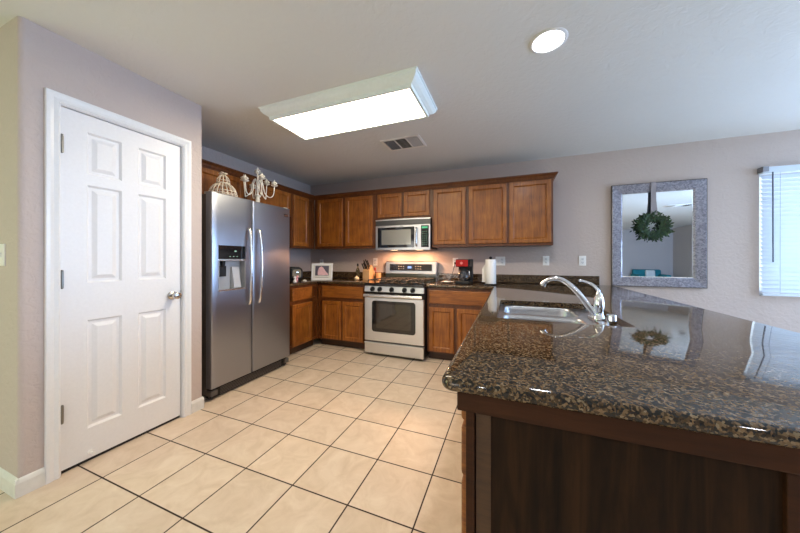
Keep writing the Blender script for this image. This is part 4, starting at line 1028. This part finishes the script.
MB().tube([(2.348, YB - .078, 2.04), (2.350, YB - .078, 1.175)], .0055, 8).build('tilt_wand', simple('wand_dark', (.08, .09, .13), .3), wb_, smooth=True)

# ================================================================ ceiling fittings
lf = thing('ceiling_light', 'rectangular fluorescent ceiling light box with white moulded frame and glowing panel', 'ceiling light', (-1.23, 2.0, H))
ox0, ox1, oy0, oy1 = -1.905, -.555, 1.728, 2.282; ZL = 2.358
prof = [(0, 0), (0, -.010), (.008, -.013), (.010, -.030), (.026, -.048), (.046, -.060), (.056, -.064), (.058, ZL - H - .004), (.078, ZL - H - .004), (.078, ZL - H + .006), (.070, 0)]
secs = []
for (x, y, sx, sy) in ((ox0, oy0, 1, 1), (ox1, oy0, -1, 1), (ox1, oy1, -1, -1), (ox0, oy1, 1, -1)):
    secs.append([(x + sx * p, y + sy * p, H + q) for p, q in prof])
fm = MB(); rs = [[fm.bm.verts.new(p) for p in s] for s in secs]; n = len(prof)
for k in range(4):
    a, b = rs[k], rs[(k + 1) % 4]
    for j in range(n): fm.bm.faces.new((a[j], a[(j + 1) % n], b[(j + 1) % n], b[j]))
fm.build('light_frame', simple('light_frame_paint', (.82, .90, .90), .45), lf)
M_DIFF = simple("light_diffuser", (.95, .93, .88), .5, emit=(1.0, .86, .62), estr=13.5, bscale=5)
MB().box(ox0 + .075, ox1 - .075, oy0 + .075, oy1 - .075, ZL + .002, ZL + .006).build('diffuser_panel', M_DIFF, lf)

def downlight(label, x, y, power, group=None):
    t = thing('recessed_light', label, 'recessed light', (x, y, H), group)
    MB().lathe([(.080, -.001), (.098, -.001), (.098, -.004), (.094, -.007), (.084, -.008), (.080, -.005), (.080, -.001)], (x, y, H), 32).build('trim_ring', M_WHITE, t, smooth=True)
    MB().lathe([(0, -.003), (.081, -.003), (.081, -.0045), (0, -.007)], (x, y, H), 28).build('lens', simple('downlight_lens', (1, 1, 1), .4, emit=(.95, .97, 1.0), estr=8.0), t)
    l = bpy.data.lights.new('recessed_lamp', 'AREA'); l.shape = 'DISK'; l.size = .15; l.energy = power; l.color = (.95, .96, 1.0)
    o = bpy.data.objects.new('recessed_lamp', l); COL.objects.link(o); o.location = (x, y, H - .02)
downlight('single lit round recessed light in the ceiling above the peninsula', .203, 1.80, 9)
for (x, y) in ((-1.2, -1.6), (1.6, -1.6), (-1.2, -4.2)):  # unseen cans added as fill from the camera side
    downlight('unseen round recessed light added as fill in the living room ceiling behind the viewpoint', x, y, 12, 'added living room fill lights')

def register(label, x0, x1, y0, y1):
    t = thing('ceiling_vent', label, 'air vent', ((x0 + x1) / 2, (y0 + y1) / 2, H))
    mb = MB(); z = H - .008
    for a, b, c, d in ((x0, x1, y0, y0 + .025), (x0, x1, y1 - .025, y1), (x0, x0 + .025, y0 + .025, y1 - .025), (x1 - .025, x1, y0 + .025, y1 - .025)): mb.box(a, b, c, d, z, H - .0005)
    w3 = (x1 - x0 - .05) / 3
    for k in (1, 2): mb.box(x0 + .025 + w3 * k - .006, x0 + .025 + w3 * k + .006, y0 + .025, y1 - .025, z, H - .0005)
    mb.build('vent_frame', simple('vent_paint', (.82, .80, .77), .5), t)
    MB().box(x0 + .025, x1 - .025, y0 + .025, y1 - .025, H - .0022, H - .0006).build('duct_opening', M_GAP, t)
    lo = MB()
    for s in range(3):
        a0 = x0 + .025 + w3 * s + .008; a1 = a0 + w3 - .016
        if s == 1:
            n_ = 9
            for k in range(n_):
                y = y0 + .035 + (y1 - y0 - .07) * k / (n_ - 1); lo.box(a0, a1, y - .007, y + .007, z + .0005, z + .002, rot=Matrix.Rotation(.6, 3, 'X'))
        else:
            n_ = 6
            for k in range(n_):
                x = a0 + .006 + (a1 - a0 - .012) * k / (n_ - 1); lo.box(x - .006, x + .006, y0 + .03, y1 - .03, z + .0005, z + .002, rot=Matrix.Rotation(.6 if s == 0 else -.6, 3, 'Y'))
    lo.build('louvres', simple('vent_louvre', (.62, .60, .57), .5), t)
register('white louvred ceiling vent behind the fluorescent ceiling light', -1.262, -.842, 2.675, 2.972)
register('ceiling vent over the living room, seen in the mirror', 3.35, 3.85, -.75, -.45)

# ================================================================ armchair seen in the mirror
AX = .42
ac = thing('armchair', 'teal armchair with white cushion seen low in the mirror', 'armchair', (4.7 + AX, -6.1, 0))
M_TEAL = simple('teal_fabric', (.02, .22, .28), .9, bump=.2, bscale=90); M_CUSH = simple('white_cushion', (.8, .82, .84), .9, bump=.2, bscale=60, var=.1)
MB().box(4.25 + AX, 5.15 + AX, -6.50, -5.70, .10, .42).build('seat', M_TEAL, ac, bevel=.04, bseg=3)
MB().box(4.25 + AX, 5.15 + AX, -6.55, -6.35, .42, .80).build('backrest', M_TEAL, ac, bevel=.05, bseg=3)
for x in (4.20 + AX, 5.05 + AX): MB().box(x, x + .15, -6.50, -5.70, .10, .62).build('armrest', M_TEAL, ac, bevel=.04, bseg=3)
MB().box(4.62 + AX, 4.92 + AX, -6.36, -6.22, .46, .78).build('cushion', M_CUSH, ac, bevel=.05, bseg=3)
for x in (4.28 + AX, 5.10 + AX):
    for y in (-6.45, -5.77): MB().cyl((x, y, 0), (x, y, .11), .025, 10).build('leg', M_BLACK, ac)
for o in bpy.data.objects:
    if '_local' in o: del o['_local']
